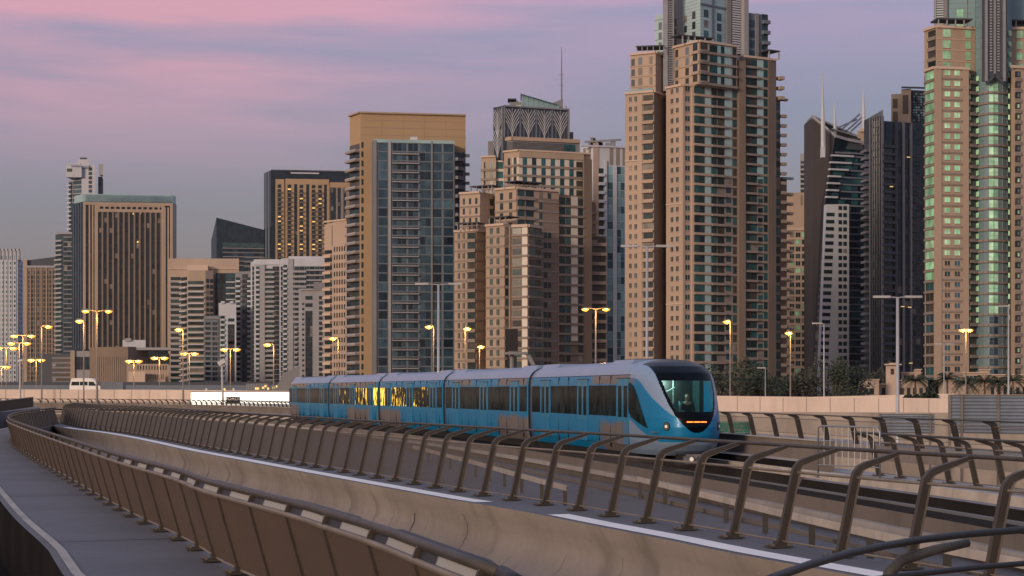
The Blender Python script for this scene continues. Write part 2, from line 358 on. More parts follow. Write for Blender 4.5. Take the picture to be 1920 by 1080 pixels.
# ------------------------------------------------------------------ building kit
class Bld:
    """A building. Plan points are given as (bearing in photo pixels, distance); heights as photo rows at the distance D."""
    def __init__(s, name, label, D, px, cat='building', group=None):
        w = W(px, D+8); s.root = empty(name, (w.x, w.y, GND), label, cat, group); s.D = D; s.fid = 0; s.parts = {}; s.items = {}; s.sk = D/F
    def z(s, py): return Z(py, s.D)
    def mb(s, part='wall'):
        if part == 'pergola': part = 'pergola#%d' % s.fid
        if part not in s.parts: s.parts[part] = MB()
        return s.parts[part]
    def block(s, pts, ytop, m, depth=14, ybot=None, part='wall', mtop=None):
        zt = s.z(ytop) if not isinstance(ytop, (list, tuple)) else None
        zb = GND if ybot is None else s.z(ybot)
        f = [W(*p) for p in pts]
        a = f[-1]*(1+depth/f[-1].y) if f[-1].x < 0 else f[-1]+Vector((0, depth))
        b = f[0]*(1+depth/f[0].y) if f[0].x > 0 else f[0]+Vector((0, depth))
        pl = f+[a, b]
        if zt is None: z1 = [s.z(y) for y in ytop]; z1 = z1+[z1[-1], z1[0]]
        else: z1 = zt
        s.mb(part).prism(pl, zb, z1, m, mtop)
    def face(s, a, b):
        s.fid += 1; s.p0 = W(*a); s.p1 = W(*b); s.e = (s.p1-s.p0).normalized(); s.L = (s.p1-s.p0).length; s.n = Vector((s.e.y, -s.e.x))
        if s.n.y > 0: s.n = -s.n
        return s
    def t(s, px):
        k = (px-CX)/F; return (k*s.p0.y-s.p0.x)/(s.e.x-k*s.e.y)
    def bx(s, mb, t0, t1, z0, z1, d0, d1, m, skip=()):
        q = [s.p0+s.e*t+s.n*d for (t, d) in ((t0, d1), (t1, d1), (t1, d0), (t0, d0))]
        mb.hexa([(v.x, v.y, z0) for v in q]+[(v.x, v.y, z1) for v in q], m, skip)
    def item(s, kind, boxes, area, px, py):
        vis = area if (-5 < px < 1925 and -5 < py < 760) else area*.001
        s.items.setdefault(kind, []).append((vis, s.p0, s.e, s.n, boxes))
    def rows(s, y0, y1, pitch):
        y = y0
        while y < y1: yield y; y += pitch
    def wins(s, x0, x1, n, y0, y1, pitch, h, mats=('gd', 'gd2'), frac=.6, off=.0, prot=.06, dep=0, frame=None, lit=0, skip=0):
        w = (x1-x0)/n; mats = mats if isinstance(mats, (list, tuple)) else (mats,)
        for y in s.rows(y0, y1, pitch):
            for i in range(n):
                if skip and random.random() < skip: continue
                a = x0+w*i+w*(1-frac)/2; t0, t1 = s.t(a), s.t(a+w*frac); z1, z0 = s.z(y+off), s.z(y+off+h)
                m = random.choice(mats)
                if m in ('gd', 'gd2', 'navy') and random.random() < .06: m = 'gcur'
                if lit and random.random() < lit: m = 'litw'
                bs = [(t0, t1, z0, z1, -.3, prot, m)]
                if frame:
                    f = .09; bs += [(t0-f, t1+f, z1, z1+f, -.1, prot+.12, frame), (t0-f, t1+f, z0-f*1.3, z0, -.1, prot+.2, frame), ((t0+t1)/2-.04, (t0+t1)/2+.04, z0, z1, prot, prot+.05, frame)]
                s.item('window', bs, (t1-t0)*(z1-z0), a, y)
    def balc(s, x0, x1, y0, y1, pitch, h, m='band', wm=('gd', 'gd2'), prot=1.2, rail=None, rh=.45, gl=True, lit=0, slab=.16, solid=True):
        """each floor: a dark opening, a projecting slab and its parapet"""
        t0, t1 = s.t(x0), s.t(x1); rail = rail or m
        for y in s.rows(y0, y1, pitch):
            z1, z0 = s.z(y), s.z(y+h); zs = s.z(y+pitch)
            if gl: s.item('window', [(t0+.1, t1-.1, z0, z1, -.3, .05, random.choice(wm))], (t1-t0)*(z1-z0), x0, y)
            hh = (z1-z0)+(z0-zs); zp = zs+hh*rh*.62
            q = [(t0, t1, z0-(z0-zs)*.9-.02, z0-(z0-zs)*.9+hh*slab, -.05, prot, m)]
            za = q[0][3]
            if solid: q += [(t0, t1, za, zp+.3, prot-.12, prot, rail), (t0, t0+.12, za, zp+.3, 0, prot-.12, rail), (t1-.12, t1, za, zp+.3, 0, prot-.12, rail)]
            else:
                q += [(t0, t1, zp+.25, zp+.33, prot-.08, prot, rail)]
                nb = max(2, int((t1-t0)/1.2)); q += [(t0+(t1-t0-.06)*i/nb, t0+(t1-t0-.06)*i/nb+.06, za, zp+.25, prot-.07, prot-.01, rail) for i in range(nb+1)]
            if lit and random.random() < lit: q += [(t0+.3*(t1-t0), t0+.7*(t1-t0), z1-.6, z1-.25, .06, .35, 'litw')]
            s.item('balcony', q, (t1-t0)*hh, x0, y)
    def bands(s, x0, x1, y0, y1, pitch, th, m='band', prot=.3, part='wall'):
        t0, t1 = s.t(x0), s.t(x1)
        for y in s.rows(y0, y1, pitch): s.bx(s.mb(part), t0, t1, s.z(y+th), s.z(y), -.1, prot, m)
    def strip(s, x0, x1, y0, y1, m, prot=.25, part='wall', d0=-.1):
        s.bx(s.mb(part), s.t(x0), s.t(x1), s.z(y1) if y1 is not None else GND, s.z(y0), d0, prot, m)
    def strips(s, x0, x1, n, y0, y1, frac, m, prot=.25, part='wall'):
        w = (x1-x0)/n
        for i in range(n): s.strip(x0+w*(i+.5-frac/2), x0+w*(i+.5+frac/2), y0, y1, m, prot, part)
    def cornice(s, x0, x1, y, m='tanlight', h=3, prot=.6, part='cornice'):
        s.item(part, [(s.t(x0), s.t(x1), s.z(y+h*.5), s.z(y-h*.5), -.2, prot, m)], 1e3, x0, y)
    def done(s):
        for k, mb in s.parts.items():
            if mb.f: make(k.split('#')[0], mb, s.root)
        for kind, L in s.items.items():
            L.sort(key=lambda r: -r[0])
            for part, grp in (('one', L[:100]), ('rest', L[100:])):
                if part == 'one':
                    for it in grp:
                        m = MB(); s.put(m, it); make(kind, m, s.root)
                elif grp:
                    m = MB()
                    for it in grp: s.put(m, it)
                    o = make('rows_of_'+kind.replace('balcony', 'balconie')+'s', m, s.root); o['kind'] = 'stuff'
    def put(s, m, it):
        _, s.p0, s.e, s.n, boxes = it
        for b in boxes: s.bx(m, *b)
YB = 765          # rows run down to about here; the flyover hides what is lower

# 1 white tower with small windows, far left
b = Bld('apartment_tower', 'pale white tower full of small dark windows at the left edge of the photo', 1180, 18)
b.block([(-30, 1180), (33, 1180), (43, 1192)], 487, 'white'); b.face((-30, 1180), (33, 1180))
b.wins(-28, 32, 8, 491, 735, 8.9, 5, ('gd', 'gd2', 'bluegrey'), .5); b.strips(-30, 34, 8, 478, 735, .12, 'paleblue', .5)
b.block([(-26, 1182), (40, 1182)], 470, 'white', ybot=487, depth=8); b.face((-26, 1182), (40, 1182)); b.strips(-24, 40, 9, 466, 487, .35, 'wgrey', .6, 'crown'); b.cornice(-27, 41, 468, 'white')
b.face((33, 1180), (43, 1192)); b.wins(34, 42, 2, 496, 735, 8.9, 5, ('gd',), .5)
b.done()
# 2 tan tower with rounded grey roof
b = Bld('apartment_tower', 'brown tower with a dark rounded roof hood, second tower from the left', 1150, 74)
b.block([(44, 1158), (50, 1150), (104, 1150)], 500, 'brown')
b.mb('roof').prism([W(47, 1152), W(104, 1152), W(104, 1164), W(47, 1164)], b.z(502), [b.z(488), b.z(481), b.z(481), b.z(488)], 'dgrey')
b.face((50, 1150), (104, 1150)); b.wins(52, 103, 9, 508, 740, 8.6, 6, ('gd', 'gd2', 'gbr'), .62); b.strips(52, 103, 5, 502, 740, .16, 'tan', .5); b.strip(44.5, 51, 486, 740, 'tan', .4); b.cornice(48, 104, 500, 'wgrey', 4)
b.done()
# 3 narrow building left of the striped tower
b = Bld('apartment_tower', 'narrow grey tower with white balconies beside the broad brown striped tower', 1050, 120)
b.block([(104, 1056), (119, 1050), (140, 1050)], 438, 'dgrey'); b.face((104, 1056), (119, 1050)); b.balc(104.5, 118, 444, 740, 8.9, 6, 'wgrey', prot=1.3)
b.face((119, 1050), (140, 1050)); b.wins(119.5, 140, 3, 446, 740, 8.9, 7, ('gb', 'gd', 'gnavy'), .86); b.bands(119, 140, 444, 740, 8.9, 1.3, 'wgrey', .2); b.cornice(108, 140, 437, 'wgrey', 4)
b.done()
# 4 white tower behind
b = Bld('residential_tower', 'tall white tower with an overhanging top rising behind the broad brown striped tower', 1300, 160)
b.block([(129, 1306), (154, 1298)], 337, 'wgrey'); b.block([(153, 1297), (178, 1297)], 311, 'white', depth=20); b.block([(184, 1304), (191, 1304)], 330, 'dgrey', depth=16)
b.block([(124, 1294), (153, 1294)], 312, 'white', ybot=334, depth=18); b.block([(146, 1296), (167, 1296)], 300, 'white', ybot=316, depth=14); b.block([(150, 1298), (163, 1298)], 296, 'dgrey', ybot=303, depth=10)
b.face((129, 1306), (154, 1298)); b.balc(129, 136, 340, 440, 8.2, 6, 'white', prot=2); b.wins(137, 153, 1, 339, 440, 8.2, 6.4, ('gb', 'gb2', 'gd'), 1)
b.face((153, 1297), (178, 1297)); b.wins(166, 173, 1, 315, 440, 8.2, 6, ('gd', 'gb'), .95); b.face((124, 1294), (153, 1294)); b.wins(125, 136, 1, 318, 325, 9, 6, ('dgrey',), .9)
b.block([(185, 1290), (193, 1290)], 311, 'wgrey', ybot=331, depth=10); b.face((184, 1304), (191, 1304)); b.wins(184, 191, 1, 333, 440, 8.2, 6, ('gd', 'gb'), .9)
b.face((129, 1290), (193, 1290)); b.cornice(124, 153, 311, 'white', 2.5, 1.2); b.done()
# 5 broad striped tower
b = Bld('office_tower', 'broad brown tower with tall vertical stripes of dark glass under a pale teal parapet', 900, 232)
b.block([(135, 912), (156, 900), (324, 906), (331, 914)], 378, 'gnavy', depth=24)
b.block([(139, 911), (156, 901), (324, 907), (330, 914)], 363, 'teal_panel', ybot=379, depth=22, part='parapet')
b.face((156, 900), (324, 906)); b.strip(156, 324, 379, 384, 'tan', .9); b.strip(156, 161, 384, 655, 'tan', .9); b.strip(319, 324, 384, 655, 'tan', .9)
b.face((155, 900.5), (324, 906)); b.strips(158, 325, 62, 364, 378, .12, 'teal_panel', .4, 'parapet')
b.face((156, 900), (324, 906))
for x in (166.5, 172.5): b.strip(x, x+3.0, 384, 655, 'tan', .7)
for x in (308, 314): b.strip(x, x+3.0, 387, 655, 'tan', .7)
b.strip(177.5, 309, 384, 387, 'tan', .75); b.strip(177.5, 309, 391.5, 397, 'tan', .75)
b.strip(177.5, 184, 384, 655, 'tan', .8); b.strip(303, 309, 384, 655, 'tan', .8)
for i in range(12):
    b.strip(184+i*10.2, 187.3+i*10.2, 386, 392, 'tan', .7); b.strip(190.6+i*10.0, 193.9+i*10.0, 397, 655, 'brown', .7)
b.wins(184, 304, 12, 398, 655, 9.6, 9.0, ('navy', 'gd', 'navy', 'gnavy'), .66, prot=.15); b.wins(161, 178, 3, 388, 655, 9.6, 8.4, ('navy', 'gd'), .6, prot=.15)
b.face((135, 912), (156, 900)); b.strips(136, 155, 4, 380, 655, .12, 'bluegrey', .3)
b.face((156, 900), (324, 906)); 
for (x, y) in ((257, 451), (260, 451), (249, 398), (262, 397)): b.item('window', [(b.t(x), b.t(x+2.4), b.z(y+3), b.z(y), .1, .3, 'litw')], 99, x, y)
b.done()
# 6 low podium buildings
b = Bld('podium_building', 'low tan windowless building with vertical ribs in front of the broad brown striped tower', 780, 235)
b.block([(168, 790), (240, 780), (278, 790)], 650, 'brown', depth=20); b.face((168, 790), (240, 780)); b.strips(180, 236, 14, 668, 730, .25, 'band', .3); b.face((240, 780), (278, 790)); b.strips(242, 278, 9, 672, 730, .3, 'band', .3)
b.block([(238, 770), (316, 770)], 683, 'tan', depth=8); b.face((238, 770), (316, 770)); b.wins(256, 314, 11, 686, 694, 10, 8, ('gd',), .4)
b.block([(258, 790), (318, 790)], 662, 'gd', ybot=684, depth=10); b.block([(246, 784), (320, 784)], 651, 'wgrey', ybot=656, depth=16, part='roof')
b.block([(230, 784), (273, 784)], 637, 'white', ybot=651, depth=9, part='roof_plant'); b.block([(234, 783), (246, 783)], 634, 'wgrey', ybot=639, depth=5, part='roof_plant')
b.block([(241, 750), (272, 750)], 698, 'tanlight', depth=10); b.block([(272, 756), (310, 756)], 702, 'tan', depth=10); b.face((272, 756), (310, 756)); b.wins(276, 308, 9, 703, 712, 12, 9, ('gd',), .35)
b.done()
b = Bld('podium_building', 'low block with one big dark blue window beside the ribbed tan podium', 800, 150)
b.block([(132, 800), (140, 800)], 657, 'tan', depth=12); b.block([(140, 801), (170, 801)], 658, 'wgrey', depth=12); b.face((140, 801), (170, 801)); b.wins(141, 169, 3, 669, 690, 30, 24, ('navy', 'gnavy'), .96); b.done()
b = Bld('podium_building', 'low grey car park block below the brown tower with the rounded hood', 820, 108)
b.block([(72, 820), (133, 816)], 664, 'dgrey', depth=12); b.face((72, 820), (133, 816)); b.bands(98, 133, 670, 725, 9, 3, 'grey', .4); b.wins(98, 132, 5, 673, 725, 9, 5, ('navy', 'gd'), .9); b.done()

# 7 pinkish stepped apartments
b = Bld('apartment_building', 'pinkish stepped apartment block with white ribbon balconies beside the broad striped tower', 875, 380)
b.block([(315.5, 881), (448, 881)], 483, 'tanpink'); b.face((315.5, 881), (448, 881)); b.bands(315, 448, 501, 503, 3, 2, 'tanlight', .5)
b.wins(320, 341, 1, 518, 735, 10.7, 6, ('gd', 'gd2'), 1); b.bands(317, 341, 525, 735, 10.7, 3.2, 'wgrey', .5)
b.block([(339, 877), (354, 870), (385, 870), (400, 873)], 508, 'tan', depth=10); b.face((354, 870), (385, 870)); b.wins(352.5, 382, 1, 528, 735, 10.9, 6, ('gd', 'gd2'), 1); b.balc(352.5, 383, 528, 735, 10.9, 6, 'white', gl=False, prot=1.2, rh=.2)
b.block([(351, 875), (390, 875)], 497, 'tanlight', ybot=508, depth=8)
b.face((339, 877), (354, 870)); b.balc(339.5, 351, 520, 735, 10.9, 6, 'white', prot=1.2, rh=.2)
b.face((385, 870), (400, 873)); b.wins(386, 400, 2, 524, 600, 10.9, 7, ('gbr', 'gd'), .8)
b.block([(404.5, 879), (441, 879)], 511, 'gnavy', depth=4); b.face((404.5, 879), (441, 879)); b.wins(405, 441, 4, 512, 640, 9.5, 8.6, ('gb', 'gnavy', 'gt'), .94); b.bands(424, 441, 527, 600, 10.9, 2.2, 'white', .8)
b.done()
b = Bld('apartment_building', 'small blue grey apartment annex in front of the pinkish stepped block', 850, 397)
b.block([(383, 850), (412, 850)], 592, 'bluegrey'); b.face((383, 850), (412, 850)); b.wins(384, 396, 1, 604, 735, 9.4, 5, ('gd', 'navy'), .8); b.wins(398, 408, 2, 604, 735, 9.4, 6, ('gd', 'navy'), .85); b.bands(383, 412, 611, 735, 9.4, 2, 'grey', .3); b.cornice(383, 412, 596, 'grey', 5); b.done()
# 8 dark sloping glass tower
b = Bld('glass_tower', 'dark blue glass tower with a slanted roof behind the grey apartment blocks', 1250, 446)
pl = [W(396, 1262), W(406, 1250), W(497, 1256), W(497, 1275), W(396, 1280)]
b.mb().prism(pl, GND, [b.z(448), b.z(408), b.z(430), b.z(430), b.z(448)], 'gnavy')
b.face((406, 1250), (497, 1256)); b.bands(418, 497, 455, 456, 3, 9, 'gd2', .3); b.bands(417, 497, 464.5, 500, 8, 1.0, 'wgrey', .6); b.bands(458, 497, 481, 510, 9, 1.2, 'wgrey', .8); b.wins(416, 496, 8, 466, 520, 8, 5.6, ('gnavy', 'gb', 'navy'), .96); b.done()
# 9 gold hotel
b = Bld('hotel_tower', 'gold fronted tower with dark glass edge and lit balconies behind the grey apartment blocks', 1230, 575)
b.block([(495, 1248), (508, 1230), (660, 1238)], 319, 'gnavy', depth=26); b.face((495, 1248), (508, 1230)); b.strips(497, 507, 2, 320, 600, .4, 'bluegrey', .4)
b.face((508, 1230), (660, 1238)); b.strip(508, 660, 318, 320.5, 'dgrey', .6); b.strip(545, 598, 322.5, 325, 'white', .8)
b.strip(516.5, 533, 336, 600, 'gold', 1.2); b.strip(535, 617, 335, 345, 'gold', 1.4); b.strip(617.5, 660, 340, 350, 'gold', .7)
for a, c in ((535, 551.5), (557.5, 574), (580, 607.5), (613, 617.5)): b.strip(a, c, 345, 600, 'gold', 1.3)
for a, c in ((617.5, 619.5), (630, 633), (639, 644), (649, 655)): b.strip(a, c, 350, 600, 'band', .7)
b.wins(551.5, 557.5, 1, 346, 500, 8.6, 8, ('navy', 'gd'), 1); b.wins(574, 580, 1, 346, 500, 8.6, 8, ('navy', 'gd'), 1); b.wins(607.5, 613, 1, 346, 500, 8.6, 8, ('navy', 'gd'), 1); b.wins(619.5, 649, 5, 351, 500, 8.6, 8, ('navy', 'gd'), .8)
for a in (520.5, 539, 561.5, 584.5, 596.5):
    w = 8 if a > 521 else 7.5
    b.face((508, 1229.5), (660, 1237.5)); t0 = b.t(a)
    b.p0 = b.p0+b.n*.9
    for i, y in enumerate(b.rows(346, 492, 8.6)):
        b.item('window', [(b.t(a), b.t(a+w*.85), b.z(y+6.2), b.z(y), -.3, .06, random.choice(('gd', 'navy')))], 20, a, y)
        if i > 0:
            bx_ = [(b.t(a-.8), b.t(a+w), b.z(y+8.2), b.z(y+7.0), 0, 1.4, 'band'), (b.t(a-.8), b.t(a+w), b.z(y+7), b.z(y+4.8), 1.25, 1.4, 'dbrown')]
            if random.random() < .22: bx_.append((b.t(a+.8), b.t(a+w-1.6), b.z(y+1.2), b.z(y-.4), .1, .9, 'litw'))
            b.item('balcony', bx_, 20, a, y)
b.done()
# 10 grey white apartment cluster
b = Bld('apartment_building', 'low pale grey block with a tall dark window strip, leftmost of the grey white blocks', 850, 426)
b.block([(410, 850), (443, 850)], 568, 'white'); b.face((410, 850), (443, 850)); b.balc(413, 422, 592, 735, 9.6, 5.5, 'white', prot=.9); b.wins(427, 440, 1, 597, 602, 9, 6, ('gd',), .9); b.wins(427, 440, 3, 608, 640, 9.2, 9, ('navy', 'gd'), .96); b.wins(427, 440, 3, 640, 735, 9.2, 9, ('navy', 'dbrown'), .96); b.strips(410, 443, 2, 565, 569, .4, 'white', 1.0); b.done()
b = Bld('apartment_building', 'grey apartment block with a blue glass column between two rows of balconies', 870, 456)
b.block([(441, 874), (448, 870), (474, 870)], 509, 'grey'); b.face((448, 870), (474, 870)); b.balc(442, 451, 520, 735, 9.4, 5.5, 'white', prot=1.0); b.wins(454, 465, 2, 514, 735, 9.4, 8.4, ('gb', 'gd', 'navy'), .9); b.balc(464, 474, 520, 735, 9.4, 5.5, 'white', prot=1.4); b.done()
b = Bld('apartment_building', 'light grey apartment tower with a broad blank centre pier and a roof garden', 860, 498)
b.block([(470, 866), (476, 858), (524, 858)], 490, 'white'); b.face((476, 858), (524, 858)); b.strip(476, 524, 487, 497, 'white', .7)
b.wins(472.5, 477, 1, 500, 735, 9.2, 8, ('gd',), .8); b.balc(479.5, 487, 500, 735, 9.2, 5.2, 'white', prot=1.2); b.strip(487.5, 497, 497, 735, 'wgrey', .9); b.balc(497.5, 515, 504, 735, 9.2, 4.6, 'wgrey', prot=1.2); b.wins(511, 524, 2, 500, 735, 9.2, 8.6, ('navy', 'gnavy'), .95)
b.block([(486, 862), (508, 862)], 483, 'foliage2', ybot=489, depth=6, part='roof_garden'); b.done()
b = Bld('apartment_building', 'light grey apartment tower with a stepped roof and wide dark balconies at its top', 840, 566)
b.block([(524, 846), (531, 838), (609, 838)], 485, 'white', depth=18); b.block([(541, 842), (609, 842)], 480, 'white', ybot=486, depth=10)
b.face((531, 838), (609, 838)); b.wins(526, 530, 1, 500, 735, 9.4, 8, ('gd',), .8); b.balc(531, 539, 497, 735, 9.4, 5.2, 'white', prot=1.2); b.strip(540, 550, 486, 735, 'wgrey', .6)
b.wins(552, 609, 6, 500, 735, 9.4, 8.2, ('navy', 'gnavy', 'gb'), .96); b.balc(550, 575, 503, 600, 9.4, 4.2, 'wgrey', gl=False, prot=1.6, rh=.6); b.bands(575, 609, 506, 545, 9.4, 2.6, 'wgrey', 1.2)
b.balc(552, 558, 560, 735, 9.4, 5, 'wgrey', gl=False, prot=1.4); b.done()
b = Bld('apartment_building', 'short grey block with a dark glass strip before the stepped light grey tower', 800, 580)
b.block([(560, 806), (565, 800), (609, 800)], 541, 'wgrey'); b.face((565, 800), (609, 800)); b.wins(566, 571, 1, 568, 735, 9.6, 4, ('gd',), .8); b.wins(572.5, 586, 1, 555, 580, 13.6, 7, ('gd',), 1); b.wins(572.5, 586, 3, 583, 735, 9.6, 9.4, ('gnavy', 'navy'), .97); b.wins(598, 605, 1, 555, 735, 9.6, 6.5, ('navy', 'gd'), 1); b.cornice(560, 609, 543, 'wgrey', 3)
b.block([(588, 799), (609, 799)], 529, 'grey', ybot=542, depth=8); b.done()
# low annex in front of the train tail
b = Bld('transit_annex', 'plain tapered grey concrete structure behind the tail of the train', 330, 542)
b.mb().prism([W(528, 330), W(562, 330), W(562, 342), W(528, 342)], GND, [b.z(700), b.z(688), b.z(688), b.z(700)], 'grey'); b.mb().prism([W(520, 331), W(530, 331), W(530, 340), W(520, 340)], GND, [b.z(722), b.z(704), b.z(704), b.z(722)], 'grey'); b.done()

# 11 pink building
b = Bld('apartment_building', 'pinkish tower with a blank top storey beside the tall ochre tower', 690, 632)
b.block([(608, 700), (650, 690), (660, 694)], [417, 410, 411], 'tanpink', depth=14); b.face((608, 700), (650, 690)); b.strip(608, 650, 410, 413, 'tanlight', .5); b.strip(622, 624, 419, 458, 'band', .1)
b.balc(608.5, 623, 466, 735, 15.6, 7, 'tanlight', prot=1.2, wm=('gd', 'navy')); b.wins(625, 648.5, 5, 461, 735, 15.6, 9, ('gd', 'gbr'), .5, frame=None); b.face((650, 690), (660, 694)); b.wins(650.5, 658, 2, 457, 735, 15.6, 11, ('gd', 'gd2'), .8); b.done()

# 12 ochre tower with blue glass front
b = Bld('apartment_tower', 'tall ochre tower with a blank top and a blue glass grid front', 607, 768)
b.block([(656, 618), (676, 610), (873, 616)], 208, 'gold', depth=26); b.face((676, 610), (873, 616)); b.cornice(676, 873, 208.5, 'tan', 3, .9)
b.face((656, 618), (676, 610)); b.cornice(656, 676, 208.5, 'tan', 3, .9)
b.balc(655.5, 674.5, 266, 735, 17.4, 10, 'band', prot=1.9, wm=('gbr', 'gd'), rail='wgrey')
b.face((676, 610), (873, 616)); b.wins(677, 682, 1, 264, 735, 17.4, 11, ('gd',), .8); b.strip(697, 700, 262, 735, 'band', .8)
b.block([(698, 606), (700, 603), (852, 607)], 266, 'bluegrey', depth=10, part='glass_front'); b.face((700, 603), (852, 607)); b.strip(700, 852, 264, 270, 'teal_panel', .3, 'glass_front')
for (x0, x1, n) in ((709, 727, 1), (787, 808, 2), (811, 828, 1), (831, 850, 1)): b.wins(x0, x1, n, 271, 735, 17.4, 14.5, ('gb', 'gb', 'gb2', 'gnavy'), .92, prot=.1)
b.wins(736, 762, 3, 271, 735, 17.4, 14.5, ('gb', 'gnavy', 'gb2'), .9); b.wins(765, 784, 2, 271, 735, 17.4, 14.5, ('gb', 'gnavy'), .9); b.balc(735, 785, 275, 735, 17.4, 11, 'wgrey', gl=False, prot=1.1, solid=False, slab=.1, rail='grey')
b.bands(700, 852, 286, 735, 17.4, 1.6, 'bluegrey', .22, 'glass_front'); b.strip(728, 733, 266, 735, 'wgrey', .5, 'glass_front'); b.strip(808, 811, 266, 735, 'grey', .5, 'glass_front'); b.strip(700, 706, 266, 735, 'grey', .5, 'glass_front')
b.face((852, 607), (873, 613)); b.strip(852, 868, 284, 735, 'dgrey', .15); b.wins(868, 872, 1, 282, 735, 17.4, 9, ('gd',), .9); b.balc(853, 867, 284, 735, 17.4, 11, 'grey', prot=1.3, wm=('gd', 'navy'))
b.face((866, 612), (879, 613)); b.balc(873, 879.5, 274, 362, 17.4, 10, 'bluegrey', prot=.6, gl=False)
b.face((676, 610), (873, 616))
for y in (222, 236, 250): b.strip(677, 872, y, y+.5, 'brown', .03)
for x in (716, 756, 796, 836): b.strip(x, x+.4, 211, 264, 'brown', .03)
b.block([(700, 622), (730, 622)], 204, 'grey', ybot=209, depth=6, part='roof_plant'); b.block([(790, 622), (806, 622)], 205, 'wgrey', ybot=209, depth=5, part='roof_plant')
b.block([(769, 605), (783, 605)], 258, 'white', ybot=266, depth=4, part='roof_plant'); b.done()

# 13 stepped tan complex
b = Bld('residential_tower', 'stepped tan tower with a lattice crown and a slanted glass penthouse', 580, 985)
pt = 18.2
# lower left wing
b.block([(852, 566), (893, 562), (916, 568)], 441, 'tan', depth=16); b.face((852, 566), (893, 562)); b.wins(856, 874, 2, 445, 735, pt, 10.5, ('gd', 'gd2'), .45, frame='tanlight'); b.cornice(852, 893, 441, 'tanlight', 4)
b.balc(876, 893, 445, 735, pt, 12, 'band', wm=('gd', 'gbr'), prot=.9); b.bands(852, 876, 458, 735, pt, 3, 'band', .25); b.face((893, 562), (916, 568)); b.cornice(893, 916, 441, 'tanlight', 4); b.bands(893, 916, 458, 735, pt, 3, 'band', .2)
b.face((853, 563), (893, 560)); b.bx(b.mb('pergola'), b.t(856), b.t(896), b.z(429), b.z(427), -6, 0, 'dgrey')
for x in (857, 866, 875, 884, 893): b.bx(b.mb('pergola'), b.t(x), b.t(x+1.2), b.z(441), b.z(429), -.6, -.2, 'wgrey')
b.block([(862, 572), (900, 568), (925, 573)], 368, 'tanpink', depth=12, ybot=445); b.face((862, 572), (900, 568)); b.wins(864, 899, 3, 378, 435, pt, 11, ('gd', 'gd2'), .36); b.bands(862, 900, 392, 430, pt, 2.6, 'band', .25); b.cornice(862, 900, 368, 'tanlight', 4)
b.bx(b.mb('pergola'), b.t(880), b.t(922), b.z(357), b.z(355.5), -6, 0, 'dgrey')
for x in (881, 892, 903, 914, 921): b.bx(b.mb('pergola'), b.t(x), b.t(x+1.2), b.z(368), b.z(357), -.6, -.2, 'wgrey')
b.face((900, 568), (925, 573)); b.wins(918, 925, 1, 378, 435, pt, 12, ('gd',), .9)
b.block([(914, 575), (945, 575)], 370, 'tan', depth=6); b.face((914, 575), (945, 575)); b.wins(915, 922, 1, 450, 735, pt, 13, ('gbr', 'gd'), .9)
# lower middle bay with glass
b.block([(911, 556), (946, 551), (960, 553)], 436, 'tan', depth=18); b.face((911, 556), (946, 551)); b.wins(915, 940, 2, 441, 735, pt, 11, ('gd', 'gd2'), .42, frame='tanlight'); b.bands(911, 946, 455, 735, pt, 3, 'band', .25); b.cornice(911, 946, 436, 'tanlight', 4)
b.bx(b.mb('pergola'), b.t(914), b.t(952), b.z(423), b.z(421), -6, 0, 'dgrey')
for x in (916, 926, 936, 946): b.bx(b.mb('pergola'), b.t(x), b.t(x+1.2), b.z(436), b.z(423), -.6, -.2, 'wgrey')
b.face((946, 551), (960, 553)); b.wins(947, 953, 1, 441, 735, pt, 13, ('gd', 'gd2'), .95); b.strip(954.5, 959, 440, 735, 'tanpink', .3); b.strip(959.3, 961, 440, 735, 'cream', .4)
b.block([(960, 550), (990, 548), (1016, 555)], 441, 'band', depth=12); b.face((960, 550), (990, 548)); b.wins(961, 978, 1, 444, 735, pt, 14, ('gd', 'gnavy', 'gt'), 1); b.strip(979, 989, 442, 735, 'cream', .12); b.bands(960, 990, 455, 735, pt, 3.6, 'band', .5); b.cornice(960, 990, 440, 'tanlight', 5)
b.face((990, 548), (1016, 555)); b.wins(991, 1015, 2, 444, 735, pt, 14, ('gd', 'gnavy', 'gt', 'gb'), .94); b.bands(990, 1016, 455, 735, pt, 3.6, 'band', .5); b.cornice(990, 1016, 440, 'tanlight', 5)
# mid upper block
b.block([(928, 567), (968, 561), (1048, 570)], 365, 'tan', depth=14); b.face((928, 567), (968, 561)); b.wins(932, 966, 2, 372, 432, pt, 12, ('gd', 'gbr'), .35); b.bands(928, 968, 386, 430, pt, 3, 'band', .25); b.cornice(928, 968, 364, 'tanlight', 4)
b.face((968, 561), (1048, 570)); b.balc(970, 984, 368, 432, pt, 12, 'band', prot=.8); b.balc(985, 1001, 368, 432, pt, 12, 'band', prot=.8); b.wins(1006, 1038, 2, 370, 732, pt, 13, ('gd', 'gd2'), .4); b.cornice(968, 1048, 365, 'tanlight', 4); b.bands(1001, 1048, 385, 735, pt, 3, 'band', .25)
b.strip(1018, 1047, 380, 735, 'brown', .08); b.wins(1019, 1034, 2, 440, 735, pt, 13, ('gd', 'dbrown'), .8, prot=.12)
b.bx(b.mb('pergola'), b.t(968), b.t(1022), b.z(353), b.z(351), -6, 0, 'dgrey'); b.face((928, 567), (968, 561)); b.bx(b.mb('pergola'), b.t(944), b.t(968), b.z(353), b.z(351), -6, 0, 'dgrey')
b.face((944, 563), (1022, 568))
for x in range(946, 1022, 9): b.bx(b.mb('pergola'), b.t(x), b.t(x+1.4), b.z(365), b.z(353), -.6, -.2, 'wgrey')
